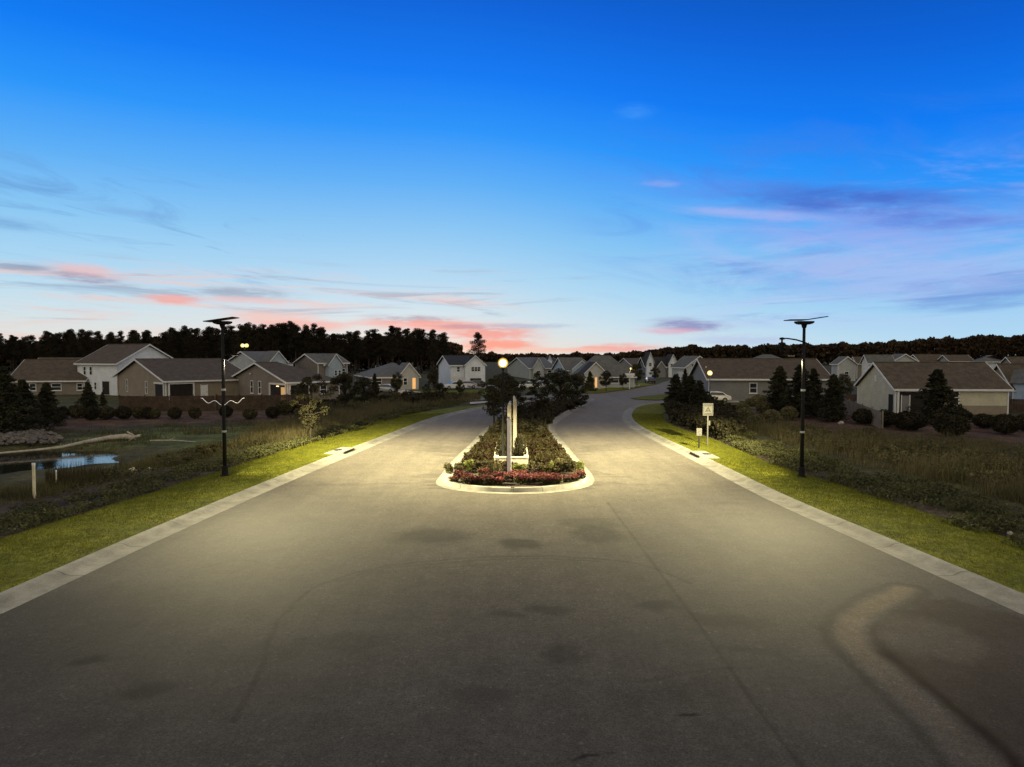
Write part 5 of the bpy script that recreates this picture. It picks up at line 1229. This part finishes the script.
# porch lights really shine
def at_px(px, py, depth): return ((px-512)/F*depth, depth, zat(py, depth))
point(at_px(277, 387.5, 92), 60, (1,.55,.22), .15, 'porch_lamp_light')
point(at_px(392.5, 377, 123), 90, (1,.6,.25), .15, 'porch_lamp_light')
point(at_px(410, 376, 122), 40, (1,.55,.22), .15, 'porch_lamp_light')
point(at_px(598, 377, 130), 40, (1,.55,.22), .15, 'porch_lamp_light')

# ------------------------------------------------------------------ sky
w = bpy.data.worlds.new('World'); scn.world = w; w.use_nodes = True; T = NT(w.node_tree); nt = w.node_tree
bg = nt.nodes['Background']
tcn = T.n('ShaderNodeTexCoord'); dirv = tcn.outputs['Generated']
nrm = T.n('ShaderNodeVectorMath', operation='NORMALIZE'); T.l(dirv, nrm.inputs[0]); sx = T.n('ShaderNodeSeparateXYZ'); T.l(nrm.outputs[0], sx.inputs[0])
el = T.m('MULTIPLY', T.m('ARCSINE', sx.outputs[2]), 180/PI)
az = T.m('MULTIPLY', T.m('ARCTAN2', sx.outputs[0], sx.outputs[1]), 180/PI)       # degrees right of the camera axis
azc = T.m('MINIMUM', T.m('MAXIMUM', az, -60.0), 60.0)
def s2l(c): return tuple(((v/255)/12.92 if v/255 <= .04045 else ((v/255+.055)/1.055)**2.4) for v in c)
# elevation is nudged with azimuth: the sunset glow sits left of centre
sh = T.m('MULTIPLY', T.mr(azc, -8, 38, 0, 1), 6.2)
lift = T.m('ADD', el, T.m('MULTIPLY', sh, T.mr(el, 0, 12, .75, 1)))
rampn = T.n('ShaderNodeValToRGB'); T.l(T.m('DIVIDE', lift, 40.0), rampn.inputs[0])
stops = [(-1, (236,206,178)), (0.3, (238,217,198)), (1.5, (222,225,222)), (3.5, (202,225,236)), (6.5, (170,214,242)), (10, (136,198,243)), (14, (90,174,246)), (18, (36,148,250)), (22, (4,122,243)), (27, (2,98,216)), (33, (0,75,175)), (40, (8,50,110))]
cr = rampn.color_ramp
while len(cr.elements) < len(stops): cr.elements.new(.5)
for e_, (d_, c_) in zip(cr.elements, stops): e_.position = max(0, d_/40); e_.color = (*s2l(c_), 1)
sky = rampn.outputs[0]
# streaky noise in (azimuth, elevation)
cv = T.n('ShaderNodeCombineXYZ'); T.l(T.m('MULTIPLY', azc, .045), cv.inputs[0]); T.l(T.m('MULTIPLY', T.m('ADD', el, T.m('MULTIPLY', azc, .05)), .19), cv.inputs[1]); 
nA = T.noise(cv.outputs[0], 4.0, 8, .66)
cv2 = T.n('ShaderNodeCombineXYZ'); T.l(T.m('MULTIPLY', azc, .06), cv2.inputs[0]); T.l(T.m('ADD', T.m('MULTIPLY', el, .36), 9.0), cv2.inputs[1])
nB = T.noise(cv2.outputs[0], 5.0, 8, .68)
def ang(px, py):
    d = ray(px, py); return math.degrees(math.atan2(d[0], d[1])), math.degrees(math.asin(d[2]/np.linalg.norm(d)))
def cloud(sky, px, py, hw, hh, colr, amt, tilt=0.0, nz=None, lo=.42, hi=.64):
    a0, e0 = ang(px, py); a1, _ = ang(px+hw, py); _, e1 = ang(px, py-hh); wa = abs(a1-a0); we = abs(e1-e0)
    dx = T.m('DIVIDE', T.m('SUBTRACT', azc, a0), wa)
    dy = T.m('DIVIDE', T.m('SUBTRACT', T.m('SUBTRACT', el, e0), T.m('MULTIPLY', T.m('SUBTRACT', azc, a0), tilt)), we)
    r2 = T.m('ADD', T.m('MULTIPLY', dx, dx), T.m('MULTIPLY', dy, dy))
    g = T.m('POWER', 2.718, T.m('MULTIPLY', r2, -1.0))
    n = nz if nz is not None else nA
    # the noise eats the edge of the cloud more than its heart
    v = T.mr(T.m('ADD', n, T.m('MULTIPLY', T.m('SUBTRACT', g, .5), .26)), lo, hi)
    f = T.m('MULTIPLY', T.m('MULTIPLY', v, T.mr(g, .02, .85)), amt)
    return T.mixc(f, sky, tuple(s2l(colr)))
PINK, SAL, GREY, MAU, DBL, LPK = (236,190,190), (243,160,150), (120,150,190), (138,138,186), (30,92,190), (176,186,236)
def wisps(sky, scale, su, sv, tilt, seed, a0, a1, a2, a3, e0, e1, e2, e3, colr, amt, lo, hi, dist=1.2):
    c_ = T.n('ShaderNodeCombineXYZ'); T.l(T.m('MULTIPLY', azc, su), c_.inputs[0]); T.l(T.m('MULTIPLY', T.m('SUBTRACT', el, T.m('MULTIPLY', azc, tilt)), sv), c_.inputs[1]); c_.inputs[2].default_value = seed
    nd = T.n('ShaderNodeTexNoise'); nd.inputs['Scale'].default_value = scale; nd.inputs['Detail'].default_value = 9; nd.inputs['Roughness'].default_value = .64; nd.inputs['Distortion'].default_value = dist; T.l(c_.outputs[0], nd.inputs['Vector'])
    f = T.mr(nd.outputs[0], lo, hi)
    w1 = T.m('MULTIPLY', T.mr(azc, a0, a1), T.mr(azc, a2, a3, 1, 0)); w2 = T.m('MULTIPLY', T.mr(el, e0, e1), T.mr(el, e2, e3, 1, 0))
    return T.mixc(T.m('MULTIPLY', T.m('MULTIPLY', f, T.m('MULTIPLY', w1, w2)), amt), sky, tuple(s2l(colr)))
# feathery veils: darker blue and lavender streaks on the right, grey blue on the left, pink low down
sky = wisps(sky, 1.0, .055, .26, -.16, 3.1, 2, 16, 60, 70, 3, 8, 13, 20, (70,128,226), .50, .46, .66)
sky = wisps(sky, 1.0, .060, .34, -.16, 7.7, 6, 18, 60, 70, 5, 8, 12, 15.5, (178,190,242), .45, .44, .74)
sky = wisps(sky, 1.0, .050, .40, .06, 12.4, 8, 20, 60, 70, 1, 3, 8, 11, (186,204,243), .5, .40, .74)
sky = wisps(sky, 1.0, .060, .55, .05, 15.2, 12, 22, 60, 70, 2, 3.5, 7, 9, (98,134,212), .55, .50, .68)
sky = wisps(sky, 1.0, .070, .50, -.12, 21.8, -70, -60, -24, -14, 4, 6, 11, 15, (96,150,210), .60, .50, .70)
sky = wisps(sky, 1.0, .060, .75, -.02, 27.3, -70, -60, -6, 4, .5, 1.5, 5.5, 7.5, (242,196,186), .55, .46, .66)
sky = wisps(sky, 1.0, .065, .85, -.02, 33.9, -70, -60, 0, 10, 1.5, 3, 6, 8, (140,160,186), .55, .52, .70)
for c_ in [
    (860, 222, 190, 34, (140,160,236), .55, -.10), (900, 275, 170, 30, (168,186,240), .5, .0), (835, 200, 150, 17, (52,96,196), .75, -.12), (930, 222, 90, 12, (60,104,206), .5, -.08), (700, 188, 120, 14, (96,150,240), .4, -.12), (760, 215, 90, 7, (182,186,238), .55, -.14), (860, 240, 110, 14, (160,180,240), .4, -.08), (830, 264, 90, 12, LPK, .45, -.05), (660, 184, 24, 4, (170,180,236), .45, -.08), (632, 112, 22, 9, (90,170,250), .35, 0), (965, 300, 80, 9, (96,140,215), .5, .05),
    (20, 224, 50, 8, (98,148,205), .6, -.05), (130, 212, 60, 5, (112,160,220), .4, -.05), (15, 267, 40, 4, (120,140,170), .6, 0),
    (85, 271, 36, 9, PINK, .75, -.12), (92, 279, 44, 6, (150,150,178), .75, -.12), (172, 299, 32, 6, SAL, .75, 0), (240, 293, 55, 6, (140,160,185), .7, -.02), (245, 300, 55, 4, PINK, .6, -.02),
    (275, 318, 50, 9, (244,188,176), .65, 0), (300, 326, 60, 6, SAL, .55, .02), (415, 319, 45, 4, (140,150,175), .75, -.02), (430, 325, 70, 7, SAL, .8, -.03),
    (490, 334, 50, 8, (240,150,140), .8, .02), (500, 345, 42, 7, (246,156,138), .9, .05), (470, 327, 40, 3, (170,145,165), .6, -.03), (530, 326, 50, 3, (150,170,205), .5, 0),
    (612, 348, 55, 5, (243,162,150), .85, .02), (560, 350, 60, 3, (243,196,178), .7, 0), (688, 325, 40, 7, (132,132,186), .8, -.05), (672, 331, 36, 4, (222,170,190), .65, -.03), (740, 340, 60, 6, (172,182,226), .45, 0)]:
    sky = cloud(sky, *c_[:4], c_[4], c_[5], c_[6], nB if c_[1] > 262 else nA, *((.30,.64) if c_[1] > 262 else (.30,.74)))
# sky behind and overhead, out of view, brightened to add ambient fill
behind = T.mr(sx.outputs[1], .55, -.25); high = T.mr(el, 30, 62)
fill_sky = T.mixc(high, s2l((238,227,210)), s2l((186,179,170)))
sky = T.mixc(T.m('MAXIMUM', behind, high), sky, fill_sky)
ns = T.n('ShaderNodeTexSky'); ns.sky_type = 'NISHITA'; ns.sun_disc = False; ns.sun_elevation = R(1.0); ns.sun_rotation = R(-10); 
nsc = T.n('ShaderNodeVectorMath', operation='SCALE'); T.l(ns.outputs[0], nsc.inputs[0]); nsc.inputs['Scale'].default_value = .05
add = T.n('ShaderNodeVectorMath', operation='ADD'); 
sc_ = T.n('ShaderNodeVectorMath', operation='SCALE'); T.l(sky, sc_.inputs[0]); sc_.inputs['Scale'].default_value = 10.0
nsc.inputs['Scale'].default_value = .05
T.l(sc_.outputs[0], add.inputs[0]); T.l(nsc.outputs[0], add.inputs[1]); T.l(add.outputs[0], bg.inputs[0]); bg.inputs[1].default_value = .1
sl = bpy.data.lights.new('sun', 'SUN'); sl.energy = .05; sl.angle = R(10); sl.color = (1,.72,.5); so = bpy.data.objects.new('sun', sl); COL.objects.link(so)
so.rotation_euler = (R(89), 0, R(180+10)); so.location = (0,0,30)

scn.cycles.max_bounces = 5; scn.cycles.diffuse_bounces = 3; scn.cycles.glossy_bounces = 3
scn.view_settings.view_transform = 'Standard'; scn.view_settings.look = 'None'; scn.view_settings.exposure = 0; scn.view_settings.gamma = 1
print('objects', len(COL.objects), 'pines', cnt)
